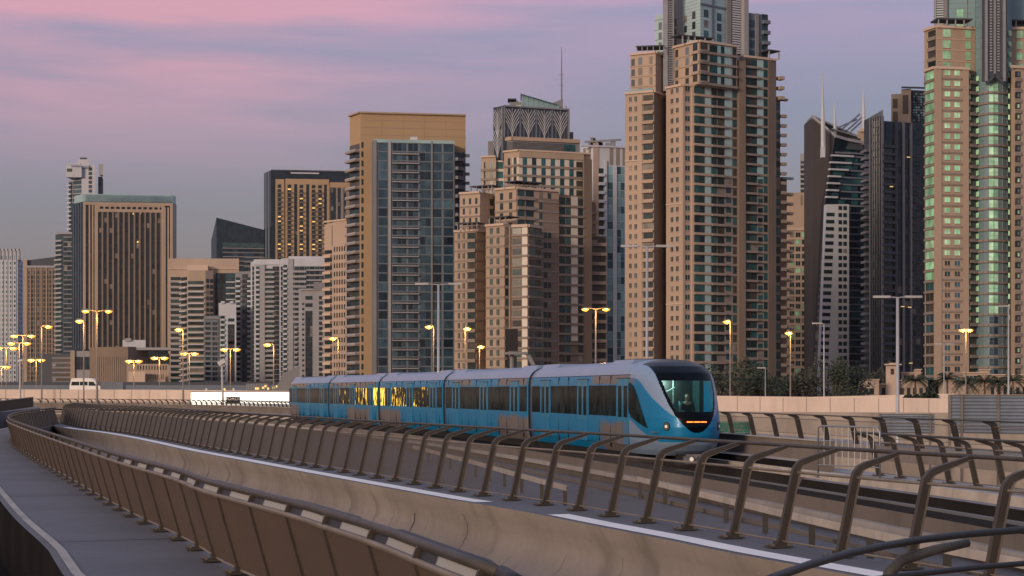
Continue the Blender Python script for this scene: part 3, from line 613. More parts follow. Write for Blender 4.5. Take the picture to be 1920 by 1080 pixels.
# right glazed part
b.block([(1046, 571), (1094, 577), (1109, 579)], 370, 'brown', depth=10); b.face((1046, 571), (1094, 577)); b.wins(1048, 1060, 1, 375, 735, pt, 13, ('gd', 'gbr'), .95); b.wins(1061, 1070, 1, 375, 735, pt, 13, ('gt', 'gd'), .85); b.strip(1071, 1083, 372, 640, 'cream', .1); b.wins(1084, 1093, 1, 375, 735, pt, 13, ('gd',), .9); b.bands(1046, 1094, 389, 735, pt, 3.8, 'band', .5)
b.face((1094, 577), (1109, 579)); b.strip(1094, 1109, 300, 735, 'brown', .3)
b.block([(1105, 584), (1137, 586)], 440, 'brown', depth=6); b.block([(1104, 583), (1117, 584)], 376, 'brown', ybot=442, depth=6); b.face((1105, 583.5), (1137, 585.5)); b.balc(1105, 1118, 382, 440, pt, 12, 'band', prot=1); b.balc(1105, 1135, 442, 735, pt, 12, 'band', prot=1.3, wm=('gd', 'gbr')); b.cornice(1104, 1117, 376, 'tanlight', 3)
# top block
b.block([(902, 582), (930, 580)], 293, 'tan', depth=14); b.face((902, 582), (930, 580)); b.wins(902.5, 928, 2, 303, 362, 17.6, 12.5, ('gd', 'gt'), .42); b.wins(905, 910, 1, 303, 362, 17.6, 12.5, ('cream',), .9); b.bands(902, 930, 316, 360, 17.6, 4, 'band', .4); b.cornice(902, 930, 293, 'tanlight', 3)
b.block([(929, 581), (944, 581)], 300, 'cream', depth=12); b.face((929, 581), (944, 581)); b.wins(929.5, 943.5, 1, 303, 365, 17.8, 13, ('gd', 'gt'), .96)
b.block([(945, 577), (973, 573), (1094, 581), (1107, 583)], 286, 'tan', depth=20); b.face((945, 577), (973, 573)); b.wins(949, 971, 2, 300, 348, 17.8, 13, ('gd', 'gd2'), .44, frame=None); b.strip(961, 963, 300, 350, 'cream', .1); b.strip(970, 973, 300, 350, 'cream', .1); b.bands(945, 973, 313, 350, 17.8, 4, 'band', .4); b.cornice(945, 973, 287, 'tanlight', 3)
b.face((973, 573), (1094, 581)); b.strip(973, 1092, 301, 372, 'cream', .08); b.wins(975, 1080, 6, 300, 362, 17.8, 13.5, ('gd', 'gd2', 'gt', 'gt'), .45, prot=.15); b.wins(1080, 1092, 1, 303, 362, 17.8, 13, ('gd', 'gbr'), .95, prot=.15); b.bands(973, 1094, 314, 372, 17.8, 4.2, 'band', .45); b.strip(973, 1094, 286, 300, 'tan', .4); b.cornice(973, 1107, 287, 'tanlight', 3)
# louvred level, crown
b.block([(915, 586), (926, 586)], 260, 'grey', ybot=296, depth=8); b.block([(946, 581), (961, 579), (1087, 586)], 262, 'grey', ybot=288, depth=16, part='louvre_level')
b.face((946, 581), (961, 579)); b.bands(946, 961, 267, 288, 2.2, 1.0, 'dgrey', .15, 'louvre_level'); b.strip(946, 961, 257, 264, 'tan', .6, 'louvre_level'); b.face((961, 579), (1087, 586)); b.bands(961, 1057, 267, 288, 2.2, 1.0, 'dgrey', .15, 'louvre_level'); b.strip(961, 1087, 257, 264, 'tan', .6, 'louvre_level'); b.strip(1057, 1078, 267, 288, 'gt', .2, 'louvre_level')
b.block([(926, 584), (944, 580), (1067, 588)], 198, 'dsteel', ybot=300, depth=18, part='crown')
b.block([(1066, 594), (1075, 594)], 236, 'grey', ybot=262, depth=6); b.block([(1071, 596), (1082, 596)], 251, 'gt', ybot=262, depth=6)
def branch(b, xc, w, y0, y1, m='white'):
    """fan of curved ribs like a palm crown"""
    mb = b.mb('crown_lattice')
    for sg in (-1, 1):
        for k in range(5):
            yb = y0+(y1-y0)*(k*.17); pts = []
            for i in range(7):
                f = i/6; x = xc+sg*w*.5*min(1, f*(.95+.12*k))*(f**.5); y = yb-(yb-y1)*0; y = yb+(max(y1-(k-2)*6, y1)-yb)*f if False else yb-(y0-y1)*.55*f
                if y < y1: break
                t = b.t(x); q = b.p0+b.e*t+b.n*.5; pts.append((q.x, q.y, b.z(y)))
            if len(pts) > 1: mb.tube(pts, .12, m, 4)
b.face((944, 580), (1067, 588)); b.strip(944, 946, 198, 258, 'steel', .6, 'crown'); b.strip(1064, 1067, 198, 258, 'steel', .6, 'crown'); b.strip(944, 1067, 197, 200, 'steel', .7, 'crown')
for i in range(4):
    xc = 960+30*i; branch(b, xc, 26, 256, 202)
    b.strip(xc-.5, xc+.5, 202, 257, 'steel', .55, 'crown')
    if i < 3: b.strip(xc+14, xc+16.5, 199, 257, 'bluegrey', .35, 'crown')
    b.strip(xc-8, xc-7.5, 224, 257, 'steel', .3, 'crown'); b.strip(xc+7.5, xc+8, 224, 257, 'steel', .3, 'crown')
b.face((926, 584), (944, 580)); branch(b, 935, 16, 256, 202); branch(b, 935, 16, 296, 240); b.strip(934.5, 935.5, 202, 298, 'steel', .55, 'crown'); b.strip(926, 928, 198, 300, 'bluegrey', .4, 'crown'); b.strip(942, 944, 198, 300, 'bluegrey', .4, 'crown')
b.block([(955, 590), (978, 590)], 182, 'grey', ybot=199, depth=6, part='penthouse'); b.block([(952, 589.5), (968, 589.5)], 175.5, 'dgrey', ybot=177.5, depth=7, part='penthouse'); b.block([(967, 591), (979, 591)], [176, 186], 'grey', ybot=199, depth=5, part='penthouse')
b.mb('penthouse').prism([W(978, 586), W(1048, 586), W(1048, 596), W(978, 596)], b.z(200), [b.z(172), b.z(192), b.z(192), b.z(172)], 'gblue'); b.face((978, 586), (1048, 586))
for i in range(8): b.strip(979+i*9.5, 980.5+i*9.5, 173+i*2.9, 199, 'teal_panel', .2, 'penthouse')
b.mb('penthouse').prism([W(976, 585), W(1045, 585), W(1045, 597), W(976, 597)], [b.z(172.5), b.z(193), b.z(193), b.z(172.5)], [b.z(170.5), b.z(191), b.z(191), b.z(170.5)], 'gt')
b.mb('penthouse').prism([W(1030, 590), W(1055, 590), W(1055, 596), W(1030, 596)], b.z(200), [b.z(186), b.z(176), b.z(176), b.z(186)], 'grey')
b.block([(968, 585.2), (978, 585.2)], 192, 'cream', ybot=199, depth=2, part='penthouse')
w = W(1053, 590); m = b.mb('antenna'); m.tube([(w.x, w.y, b.z(200)), (w.x, w.y, b.z(130)), (w.x, w.y, b.z(78))], [.35, .25, .12], 'grey', 6); m.tube([(w.x-.8, w.y, b.z(150)), (w.x+.8, w.y, b.z(150))], .1, 'grey', 5); m.tube([(w.x-.8, w.y, b.z(130)), (w.x+.8, w.y, b.z(130))], .1, 'grey', 5); m.tube([(w.x+1, w.y, b.z(190)), (w.x+1.6, w.y, b.z(190)), (w.x+1.6, w.y, b.z(202))], .15, 'grey', 5)
b.done()

# 14 grey tower between the two tan ones
b = Bld('office_tower', 'pale grey tower with light blue glass strips just left of the tallest tower', 700, 1130)
b.block([(1089, 704), (1112, 700), (1176, 704)], 274, 'white', depth=20); b.face((1112, 700), (1176, 704)); b.strip(1112, 1122, 268, 735, 'tanpink', .3); b.strips(1140, 1176, 3, 273, 308, .5, 'band', .2); b.strip(1133, 1137, 300, 735, 'white', .8); b.wins(1139, 1149, 1, 311, 735, 14.8, 14, ('gblue', 'gblue', 'gb2'), 1); b.strip(1149, 1156, 310, 735, 'white', .5); b.wins(1157, 1171, 2, 311, 735, 14.8, 14, ('gblue', 'gb2'), .97); b.cornice(1089, 1176, 274, 'white', 3)
b.balc(1122, 1132, 315, 735, 16.4, 11, 'white', prot=1.6, wm=('gd', 'gbr')); b.face((1089, 704), (1112, 700)); b.strips(1091, 1111, 2, 276, 320, .4, 'band', .2)
for (x, y0, y1) in ((1112, 252, 274), (1108, 262, 274), (1126, 258, 274), (1140, 262, 274), (1150, 258, 274)):
    w = W(x, 708); b.mb('roof_plant').box(w.x-1, w.x+1, w.y, w.y+2, b.z(y1), b.z(y0), 'grey')
b.mb('roof_plant').bar(P3(1096, 266, 708), P3(1165, 262, 708), .5, .8, 'grey'); b.mb('roof_plant').prism([W(1112, 708), W(1130, 708), W(1130, 711), W(1112, 711)], b.z(272), [b.z(253), b.z(263), b.z(263), b.z(253)], 'grey'); b.done()

# 15 main tower
b = Bld('residential_tower', 'tallest tan tower with pale blue top and green glass bays, behind the train front', 574, 1330)
pt = 18.4
b.block([(1172, 576), (1226, 571), (1250, 582)], 173, 'tanpink', depth=14); b.face((1172, 576), (1226, 571))
b.wins(1177, 1197, 2, 181, 735, pt, 9, ('gd', 'gd2', 'gbr'), .46, frame='tanlight'); b.wins(1206, 1225, 1, 180, 735, pt, 10.5, ('gd', 'navy', 'gbr'), .98); b.balc(1204.5, 1225.5, 180, 735, pt, 10.5, 'tan', gl=False, prot=.9, rh=.28); b.strip(1199, 1204.5, 178, 735, 'tanpink', .25); b.cornice(1172, 1226, 174, 'tanlight', 4); b.strip(1172, 1200, 300, 302, 'tanlight', .3); b.strip(1174, 1224, 168, 172, 'gblue', .2, 'glass_balustrade')
b.face((1226, 571), (1250, 582)); b.cornice(1226, 1250, 174, 'tanlight', 4); b.strip(1226, 1250, 176, 735, 'brown', .05)  # face turned right: its shade is put into the brown strip
b.block([(1182, 577), (1229, 573), (1248, 580)], 99, 'tanpink', depth=10, ybot=180); b.face((1182, 577), (1229, 573)); b.wins(1183, 1191, 1, 108, 165, 19.4, 13, ('gd',), .8); b.wins(1196, 1205, 1, 106, 168, 19.4, 14, ('bluegrey', 'gbr'), .85); b.wins(1217, 1224, 1, 106, 168, 19.4, 14, ('band', 'gbr'), .85); b.bands(1182, 1229, 121, 165, 19.4, 2.4, 'tan', .2); b.cornice(1182, 1229, 99, 'tanlight', 4)
b.face((1229, 573), (1248, 580)); b.cornice(1229, 1248, 99, 'tanlight', 4); b.strip(1229, 1248, 101, 172, 'tan', .05)
b.face((1182, 576), (1245, 574)); b.bx(b.mb('pergola'), b.t(1192), b.t(1245), b.z(86), b.z(84), -7, 0, 'dgrey')
for x in (1193, 1203, 1213, 1224, 1236, 1244): b.bx(b.mb('pergola'), b.t(x), b.t(x+1.3), b.z(99), b.z(86), -.6, -.2, 'wgrey')
# middle wing
b.block([(1249, 573), (1280, 567), (1301, 569)], 166, 'tanpink', depth=16); b.face((1249, 573), (1280, 567)); b.wins(1255, 1275, 2, 170, 735, pt, 9, ('gd', 'gd2', 'gbr'), .46, frame='tanlight'); b.cornice(1249, 1280, 166, 'tanlight', 4); b.strip(1249, 1280, 384, 386, 'tanlight', .2); b.strip(1249, 1280, 570, 572, 'tanlight', .2)
b.face((1280, 567), (1301, 569)); b.wins(1285, 1293, 1, 168, 735, pt, 9.5, ('gd', 'gd2', 'gt'), .95, frame='tanlight'); b.cornice(1280, 1301, 166, 'tanlight', 4); b.strip(1280.5, 1284, 170, 735, 'tan', .2); b.strip(1295, 1300.5, 168, 735, 'tanlight', .6)
b.block([(1262, 577), (1311, 566), (1382, 575)], 87, 'tanpink', depth=18, ybot=166); b.face((1262, 577), (1311, 566)); b.wins(1266, 1272, 1, 92, 162, 19.2, 14, ('gbr', 'bluegrey'), .9); b.wins(1285, 1292, 1, 92, 162, 19.2, 14, ('gbr', 'bluegrey'), .9); b.wins(1299, 1308, 1, 89, 162, 19.2, 13, ('navy', 'gd', 'dbrown'), .95); b.bands(1262, 1298, 106.5, 162, 19.2, 2.6, 'tan', .2); b.bands(1298, 1311, 103, 162, 19.2, 5, 'tan', .4); b.cornice(1262, 1311, 86, 'tanlight', 4)
b.face((1311, 566), (1382, 575)); b.balc(1313, 1327, 89, 165, 19.2, 13, 'band', prot=.6, wm=('gd', 'gbr', 'navy')); b.wins(1330, 1345, 1, 90, 165, 19.2, 13.5, ('gt', 'gd', 'gb2'), .98); b.strip(1345, 1371, 89, 165, 'teal_panel', .08); b.wins(1351, 1358, 1, 90, 165, 19.2, 14, ('gt', 'gd'), .9, prot=.15); b.wins(1373, 1380, 1, 90, 165, 19.2, 14, ('gd',), .9, prot=.15); b.bands(1311, 1382, 104, 165, 19.2, 4.4, 'band', .6); b.cornice(1311, 1382, 86, 'tanlight', 4)
# the big glazed right faces
b.block([(1301, 568), (1382, 577), (1395, 579), (1440, 584), (1454, 586)], 165, 'band', depth=22); b.face((1301, 568), (1382, 577))
b.wins(1302, 1321, 2, 168, 735, pt, 12.5, ('gd', 'gt', 'gd2', 'gnavy'), .97); b.strip(1322, 1333, 165, 735, 'teal_panel', .1); b.wins(1334, 1344, 1, 168, 735, pt, 12.5, ('gd', 'gt'), .95); b.wins(1345, 1358, 1, 168, 735, pt, 12.5, ('gd', 'gbr', 'navy'), .95); b.strip(1359, 1372, 165, 330, 'teal_panel', .1); b.wins(1361, 1371, 1, 330, 735, pt, 13, ('gd', 'gt', 'gb'), .95); b.wins(1374, 1381, 1, 168, 735, pt, 13, ('gd', 'gt', 'gbr'), .95, prot=.12)
b.bands(1301, 1344, 181, 735, pt, 4.4, 'tan', .5); b.balc(1333.5, 1359, 168, 735, pt, 12.5, 'band', gl=False, prot=1.1, rh=.25); b.bands(1359, 1382, 182, 735, pt, 3.6, 'band', .3); b.cornice(1301, 1360, 165, 'tanlight', 4)
b.strip(1382, 1395, 110, 735, 'brown', 1.0); b.face((1382, 577), (1395, 579)); b.strip(1383, 1394.5, 110, 735, 'band', .8)
b.block([(1395, 579), (1440, 584)], 100, 'band', ybot=170, depth=14); b.block([(1440, 583), (1455, 586)], 102, 'brown', depth=12); b.face((1395, 579), (1440, 584)); b.wins(1396, 1419, 2, 104, 735, pt, 13, ('gd', 'gt', 'gd2', 'gbr'), .95); b.strip(1420, 1431, 104, 330, 'teal_panel', .1); b.wins(1421, 1430, 1, 330, 735, pt, 13, ('navy', 'gt', 'gb'), .95); b.wins(1432, 1439.5, 1, 104, 735, pt, 13, ('gd', 'gt'), .95, prot=.12); b.bands(1395, 1440, 118, 735, pt, 4, 'band', .4); b.balc(1395, 1419, 104, 735, pt, 13, 'band', gl=False, prot=1.1, rh=.25); b.cornice(1395, 1455, 100, 'tanlight', 4)
b.face((1440, 583), (1455, 586)); b.strip(1440, 1455, 104, 735, 'brown', .1)
b.block([(1454, 588), (1463, 589)], 174, 'brown', depth=8); b.face((1454, 588), (1463, 589)); b.wins(1455, 1462.5, 1, 180, 735, pt, 13, ('gd', 'gt'), .98)
b.balc(1455, 1464, 118, 172, 19, 11, 'tan', prot=2.2, gl=False); b.face((1460, 589), (1472, 590)); b.balc(1463, 1472, 190, 735, pt, 10, 'band', prot=1.2, gl=False); b.cornice(1453, 1474, 173, 'band', 4, 1.5)
b.block([(1463, 592), (1475, 593)], 324, 'brown', depth=8); b.face((1463, 592), (1475, 593)); b.strip(1463, 1475, 326, 735, 'brown', .1); b.cornice(1462, 1484, 322, 'gblue', 4, 1.5); b.face((1470, 593), (1484, 594)); b.balc(1475, 1484, 338, 735, pt, 10, 'band', prot=1.5, gl=False)
# steel lattice strip
b.block([(1243, 577), (1262, 577)], -120, 'wgrey', ybot=168, depth=4, part='lattice_fin'); b.face((1243, 576.9), (1262, 576.9)); b.strip(1253, 1261, -120, 160, 'dgrey', .3, 'lattice_fin'); b.bands(1253, 1261, -110, 158, 4.4, 1.8, 'steel', .6, 'lattice_fin'); b.strip(1243, 1252, -120, 168, 'steel', .5, 'lattice_fin'); b.strip(1261, 1263, -120, 150, 'steel', .7, 'lattice_fin')
# pale blue upper tower
b.block([(1228, 586), (1244, 583)], 14, 'paleblue', ybot=100, depth=8, part='upper_tower'); b.face((1228, 586), (1244, 583)); b.wins(1235, 1241, 1, 30, 90, 19, 14, ('bluegrey',), 1); b.bands(1228, 1244, 24, 90, 19, .8, 'grey', .1, 'upper_tower')
b.block([(1262, 585), (1281, 583)], -120, 'wgrey', ybot=100, depth=8, part='upper_tower'); b.face((1262, 585), (1281, 583)); b.wins(1264, 1269, 1, 22, 85, 19.5, 14, ('gd',), .8)
b.block([(1280, 583), (1313, 575), (1361, 583), (1396, 587)], -120, 'paleblue', ybot=100, depth=20, part='upper_tower')
b.face((1280, 583), (1313, 575)); b.wins(1283, 1288, 1, 20, 80, 19.2, 13, ('gd',), 1); b.wins(1298, 1304, 1, 17, 80, 19.2, 14, ('gd', 'dgrey'), 1); b.bands(1280, 1313, -112, 90, 6.4, .4, 'grey', .06, 'upper_tower')
b.face((1313, 575), (1361, 583)); b.strip(1313, 1361, -120, 88, 'teal_panel', .05, 'upper_tower'); b.wins(1319.5, 1327.5, 1, 15, 90, 19.6, 14, ('gd', 'gt'), 1, prot=.15); b.wins(1344, 1352, 1, 17, 90, 19.6, 14, ('gd', 'gt'), 1, prot=.15); b.bands(1313, 1361, -112, 90, 6.4, .4, 'steel', .1, 'upper_tower'); b.strip(1334, 1338, -120, 88, 'bluegrey', .3, 'upper_tower'); b.bands(1313, 1361, 4, 5, 9, 3, 'bluegrey', .4, 'upper_tower')
b.face((1361, 583), (1396, 587)); b.strip(1361, 1369, -120, 92, 'grey', .8, 'upper_tower'); b.strip(1369, 1387, -120, 90, 'dgrey', .3, 'louvre_fin'); b.bands(1371.5, 1386, -116, 88, 4.6, 2.6, 'white', .9, 'louvre_fin'); b.strip(1387, 1395, -120, 188, 'wgrey', 2.6, 'louvre_fin')
b.block([(1394, 585), (1440, 590)], 9, 'bluegrey', ybot=102, depth=12, part='upper_tower'); b.face((1394, 585), (1440, 590)); b.wins(1396, 1415, 2, 22, 95, 19.4, 14, ('gd', 'gb'), .75, prot=.16); b.strip(1415.5, 1421, 9, 100, 'grey', .6, 'upper_tower'); b.wins(1428, 1436, 1, 62, 100, 19, 14, ('gd', 'gt'), 1, prot=.16); b.balc(1428, 1440, 8, 50, 20, 13, 'bluegrey', prot=1.5)
b.face((1300, 570), (1382, 577)); b.bx(b.mb('pergola'), b.t(1274), b.t(1343), b.z(72), b.z(70), -6, -1, 'dgrey')
for x in (1283, 1294, 1306, 1325, 1340): b.bx(b.mb('pergola'), b.t(x), b.t(x+1.5), b.z(86), b.z(72), -1.6, -1.1, 'wgrey')
b.face((1440, 583), (1465, 586)); b.bx(b.mb('pergola'), b.t(1441), b.t(1463), b.z(84), b.z(82), -5, 0, 'dgrey')
for x in (1443, 1461): b.bx(b.mb('pergola'), b.t(x), b.t(x+1.5), b.z(99), b.z(84), -.6, -.2, 'wgrey')
b.done()

# 16 background pair right of the main tower
b = Bld('apartment_building', 'pinkish block with a blank upper wall just right of the tallest tower', 800, 1500)
b.block([(1470, 800), (1526, 800)], 361, 'tanpink'); b.face((1470, 800), (1526, 800)); b.strip(1477, 1526, 427, 432, 'tanlight', .6); b.wins(1479, 1525, 4, 436, 735, 13.4, 8.5, ('gd', 'gd2', 'gg', 'gd'), .72, frame='tanlight'); b.strip(1501, 1505, 366, 385, 'band', .1); b.bands(1477, 1526, 446.5, 735, 13.4, 2, 'tanlight', .3); b.done()
b = Bld('apartment_building', 'distant pale grey block with an angled roof left of the sail shaped tower', 1000, 1515)
b.mb().prism([W(1500, 1000), W(1530, 1000), W(1530, 1015), W(1500, 1015)], GND, [b.z(290), b.z(276), b.z(276), b.z(290)], 'wgrey'); b.face((1500, 1000), (1530, 1000)); b.balc(1501, 1511, 302, 370, 9, 5, 'wgrey', prot=1.2); b.done()

# 17 sail tower
b = Bld('sail_tower', 'dark sail shaped tower with a swooping roof and three white spires', 760, 1580)
L0, L1 = W(1523, 775), W(1533, 752)
m = b.mb()
def q3(px, py, D): return P3(px, py, D)
# brown side wall: leaning solid wedge
fr = [q3(1524, 217, 772), q3(1566, 254, 756), q3(1547, 381, 756), q3(1533, 770, 756), q3(1524, 770, 772)]
bk = [Vector((p.x+.5, p.y+26, p.z)) for p in fr]
for i in range(5):
    j = (i+1) % 5; m.face([fr[j], fr[i], bk[i], bk[j]], 'dbrown')
m.face(fr, 'dbrown')
fr2 = [q3(1566, 254, 756.5), q3(1622, 268, 764), q3(1624, 770, 764), q3(1533, 770, 756.5), q3(1547, 381, 756.5)]
bk2 = [Vector((p.x, p.y+24, p.z)) for p in fr2]; m.face(fr2, 'gnavy')
for i in range(5):
    j = (i+1) % 5; m.face([fr2[j], fr2[i], bk2[i], bk2[j]], 'gnavy')
b.face((1540, 755.5), (1624, 763)); 
for k, y in enumerate(range(292, 380, 13)): b.bands(1556-k*1.5, (1598, 1594, 1588, 1574, 1572, 1570, 1568)[k], y, y+1, 9, 3.2, 'white', 1.6, 'balcony_slab')
b.wins(1560, 1620, 5, 283, 735, 13.2, 8, ('gnavy', 'gb', 'navy', 'gt'), .97, prot=.1); b.bands(1575, 1624, 292, 735, 13.2, 3, 'bluegrey', .3); b.strip(1564, 1622, 286, 289, 'steel', .9)
b.wins(1568, 1618, 1, 258, 280, 30, 22, ('dgrey',), 1)
# roof swoop
m = b.mb('roof')
def slab(pts, th, d, mt):
    f = [Vector(p) for p in pts]; 
    for a, c in zip(f, f[1:]):
        a2, c2 = a+Vector((0, d, 0)), c+Vector((0, d, 0)); u = Vector((0, 0, th)); m.hexa([a-u, c-u, c2-u, a2-u, a, c, c2, a2], mt)
slab([q3(1523, 215, 771), q3(1545, 233, 763), q3(1567, 252, 754)], 1.2, 3, 'wgrey'); slab([q3(1567, 252, 754), q3(1590, 259, 758), q3(1630, 267, 763)], 1.2, 3, 'wgrey')
slab([q3(1524, 216, 772), q3(1560, 232, 775), q3(1600, 250, 775), q3(1630, 262, 774)], .9, 16, 'grey'); slab([q3(1560, 240, 769), q3(1600, 252, 770), q3(1630, 262, 770)], .5, 2, 'steel')
m2 = b.mb('rooftop_deck'); m2.prism([W(1608, 762), W(1628, 762), W(1628, 770), W(1608, 770)], b.z(270), b.z(244), 'tan'); m2.prism([W(1612, 761), W(1624, 761), W(1624, 768), W(1612, 768)], b.z(246), b.z(240), 'tanlight')
mm = b.mb('roof_truss')
for (a, c) in (((1578, 243), (1612, 214)), ((1588, 245), (1618, 218)), ((1596, 246), (1622, 222)), ((1570, 240), (1606, 224))): mm.bar(q3(a[0], a[1], 772), q3(c[0], c[1], 778), .5, .7, 'steel')
mm.prism([W(1622, 778), W(1656, 778), W(1656, 788), W(1622, 788)], b.z(262), [b.z(213), b.z(193), b.z(193), b.z(213)], 'bluegrey')
for (x, y0, y1, xb, r, D) in ((1542, 142, 292, 1543.5, 1.15, 753), (1564.5, 183, 252, 1566, .9, 772), (1618.5, 162, 244, 1620, 1.1, 766)):
    w0, w1 = W(xb, D), W(x, D); s = MB(); s.tube([(w0.x, w0.y, b.z(y1)), (w0.x*.6+w1.x*.4, w1.y, b.z(y1*.6+y0*.4)), (w1.x, w1.y, b.z(y0))], [r, r*.85, .18], 'white', 6); make('spire', s, b.root)
s = MB(); s.box(W(1539.5, 752).x, W(1546.5, 752).x, 751.2, 754, b.z(300), b.z(281), 'white'); make('spire_bracket', s, b.root)
# white stone front block
m = b.mb('white_front')
fr = [q3(1549, 383, 748), q3(1592, 383, 750), q3(1592, 770, 750), q3(1533, 770, 747)]; bk = [Vector((p.x, p.y+5, p.z)) for p in fr]
m.face(fr, 'white'); 
for i in range(4): j = (i+1) % 4; m.face([fr[j], fr[i], bk[i], bk[j]], 'white')
b.face((1533, 747), (1592, 750)); b.wins(1571, 1589, 2, 391, 690, 13.2, 7.6, ('gd', 'gnavy'), .74)
for k, y in enumerate(b.rows(404, 692, 13.2)): x = 1550-(y-383)*.043; b.item('window', [(b.t(x+.5), b.t(x+15.5), b.z(y+6.5), b.z(y), -.2, .1, random.choice(('gd', 'gnavy')))], 30, x, y)
b.done()

# 18 dark tower
b = Bld('apartment_tower', 'almost black tower with thin vertical fins and dark balconies left of the green windowed tower', 720, 1680)
b.block([(1620, 731), (1634, 722), (1652, 720)], 218, 'dgrey', depth=20); b.block([(1652, 719), (1655, 719), (1679, 722), (1740, 728)], 227, 'navy', depth=22)
b.face((1620, 731), (1634, 722)); b.balc(1620.5, 1630, 268, 735, 14, 9, 'grey', prot=1.6, wm=('gd', 'navy')); b.face((1634, 722), (1652, 720)); b.strips(1634, 1652, 4, 219, 735, .35, 'dsteel', .6); b.strip(1630.5, 1633, 219, 735, 'grey', .8); b.wins(1635, 1652, 3, 226, 735, 14, 11, ('gd', 'gbr', 'navy'), .6)
b.face((1655, 719), (1679, 722)); b.balc(1653, 1676, 264, 735, 14.2, 9, 'dgrey', prot=1.3, wm=('navy', 'gd'), rh=.5); b.strip(1652, 1655, 219, 735, 'grey', .8); b.strip(1676, 1681, 225, 735, 'dgrey', 1.0); b.strip(1660, 1676, 228, 262, 'gnavy', .3)
b.face((1679, 722), (1740, 728)); b.strip(1691, 1694.5, 225, 735, 'grey', .9); b.strip(1705, 1708.5, 225, 735, 'grey', .9); b.wins(1682, 1691, 1, 228, 735, 14, 13, ('navy', 'gnavy'), 1); b.wins(1695, 1704.5, 1, 228, 735, 14, 13, ('navy', 'gnavy'), 1); b.wins(1709, 1734, 3, 228, 735, 14, 13, ('navy', 'navy', 'gnavy'), 1); b.balc(1711, 1723, 278, 735, 14.2, 9, 'dgrey', prot=.8, gl=False, rh=.2)
b.block([(1671, 726), (1708, 724)], 172, 'band', ybot=228, depth=14, part='roof_block'); b.block([(1690, 724), (1708, 723)], 164, 'band', ybot=228, depth=14, part='roof_block'); b.block([(1708, 726), (1740, 728)], 164, 'dgrey', ybot=229, depth=10, part='roof_block'); b.face((1671, 726), (1708, 724)); b.wins(1674, 1683, 1, 181, 220, 24, 18, ('dbrown',), 1, prot=.2); b.face((1690, 723.5), (1708, 722.8)); b.wins(1692, 1703, 1, 176, 200, 40, 34, ('dbrown', 'gd'), .9, prot=.2); b.face((1708, 725.5), (1740, 727.5)); b.wins(1711, 1734, 5, 170, 224, 5, 3.4, ('bluegrey', 'gb', 'gnavy', 'gblue'), .62, prot=.2); b.face((1690, 722.5), (1740, 724)); b.strip(1690, 1735, 161, 163.5, 'dgrey', 1.2, 'roof_block')
b.face((1679, 721), (1740, 727))
for (x, y, D) in ((1697, 293, 0), (1699, 575, 0), (1701, 680, 0), (1665, 350, 0), (1686, 574, 0)): b.item('window', [(b.t(x), b.t(x+6), b.z(y+1.3), b.z(y), 1.3, 1.5, 'litw')], 99, x, y)
b.done()

# 19 right tower with green windows
b = Bld('residential_tower', 'tan tower with green windows and a curved glass bay at the right edge', 533, 1850)
pt = 19.8
b.block([(1734, 537), (1752, 531), (1817, 533)], 128, 'tan', depth=20); b.face((1734, 537), (1752, 531)); b.wins(1736, 1751, 1, 134, 520, pt, 14.5, ('gg', 'gg', 'gg2'), .98, frame='band'); b.wins(1736, 1751, 1, 134+pt*20, 735, pt, 14.5, ('gb2', 'gt', 'gbr'), .98, frame='band'); b.bands(1734, 1752, 150, 735, pt, 3.6, 'band', .45); b.cornice(1734, 1752, 129, 'tanlight', 5)
b.face((1752, 531), (1817, 533)); b.wins(1767, 1804, 2, 133, 480, pt, 9.4, ('gg2', 'gg2', 'gg'), .56, frame='tanlight'); b.wins(1767, 1804, 2, 133+pt*18, 735, pt, 9.4, ('gd', 'gb2', 'gbr'), .5, frame='tanlight'); b.bands(1767, 1804, 147, 735, pt, 3.5, 'band', .25); b.strip(1753, 1765, 130, 735, 'tan', .3); b.strip(1805, 1816, 130, 735, 'tan', .3); b.cornice(1752, 1817, 129, 'tanlight', 5)
b.block([(1816, 534), (1829, 536)], 130, 'brown', depth=10); b.face((1816, 534), (1829, 536)); b.wins(1817, 1828, 1, 137, 735, pt, 11, ('gd', 'navy', 'gbr'), .9); b.balc(1816, 1829, 137, 735, pt, 11, 'band', gl=False, prot=1.0, rh=.35); b.wins(1817, 1820, 1, 137, 600, pt, 8, ('gg2',), .9, prot=.1)
b.block([(1733, 541), (1756, 535), (1831, 538)], 47, 'tan', ybot=135, depth=18); b.face((1733, 541), (1756, 535)); b.balc(1740, 1755, 52, 120, pt, 13, 'band', prot=.5, wm=('gbr', 'gd')); b.cornice(1733, 1756, 47, 'tanlight', 5); b.face((1756, 535), (1831, 538)); b.wins(1767, 1783, 1, 51, 120, 20.6, 15, ('gg2', 'gg'), .9, frame='tanlight'); b.wins(1810, 1820, 1, 51, 120, 20.6, 15, ('gg2', 'gg'), .95, frame='tanlight'); b.bands(1757, 1830, 69, 120, 20.6, 1.4, 'tanlight', .15); b.cornice(1756, 1831, 47, 'tanlight', 5)
b.face((1735, 532), (1830, 534)); b.bx(b.mb('pergola'), b.t(1762), b.t(1828), b.z(34), b.z(31), -8, -2, 'dgrey')
for x in (1764, 1780, 1796, 1812, 1826): b.bx(b.mb('pergola'), b.t(x), b.t(x+1.6), b.z(46), b.z(33), -2.6, -2.1, 'wgrey')
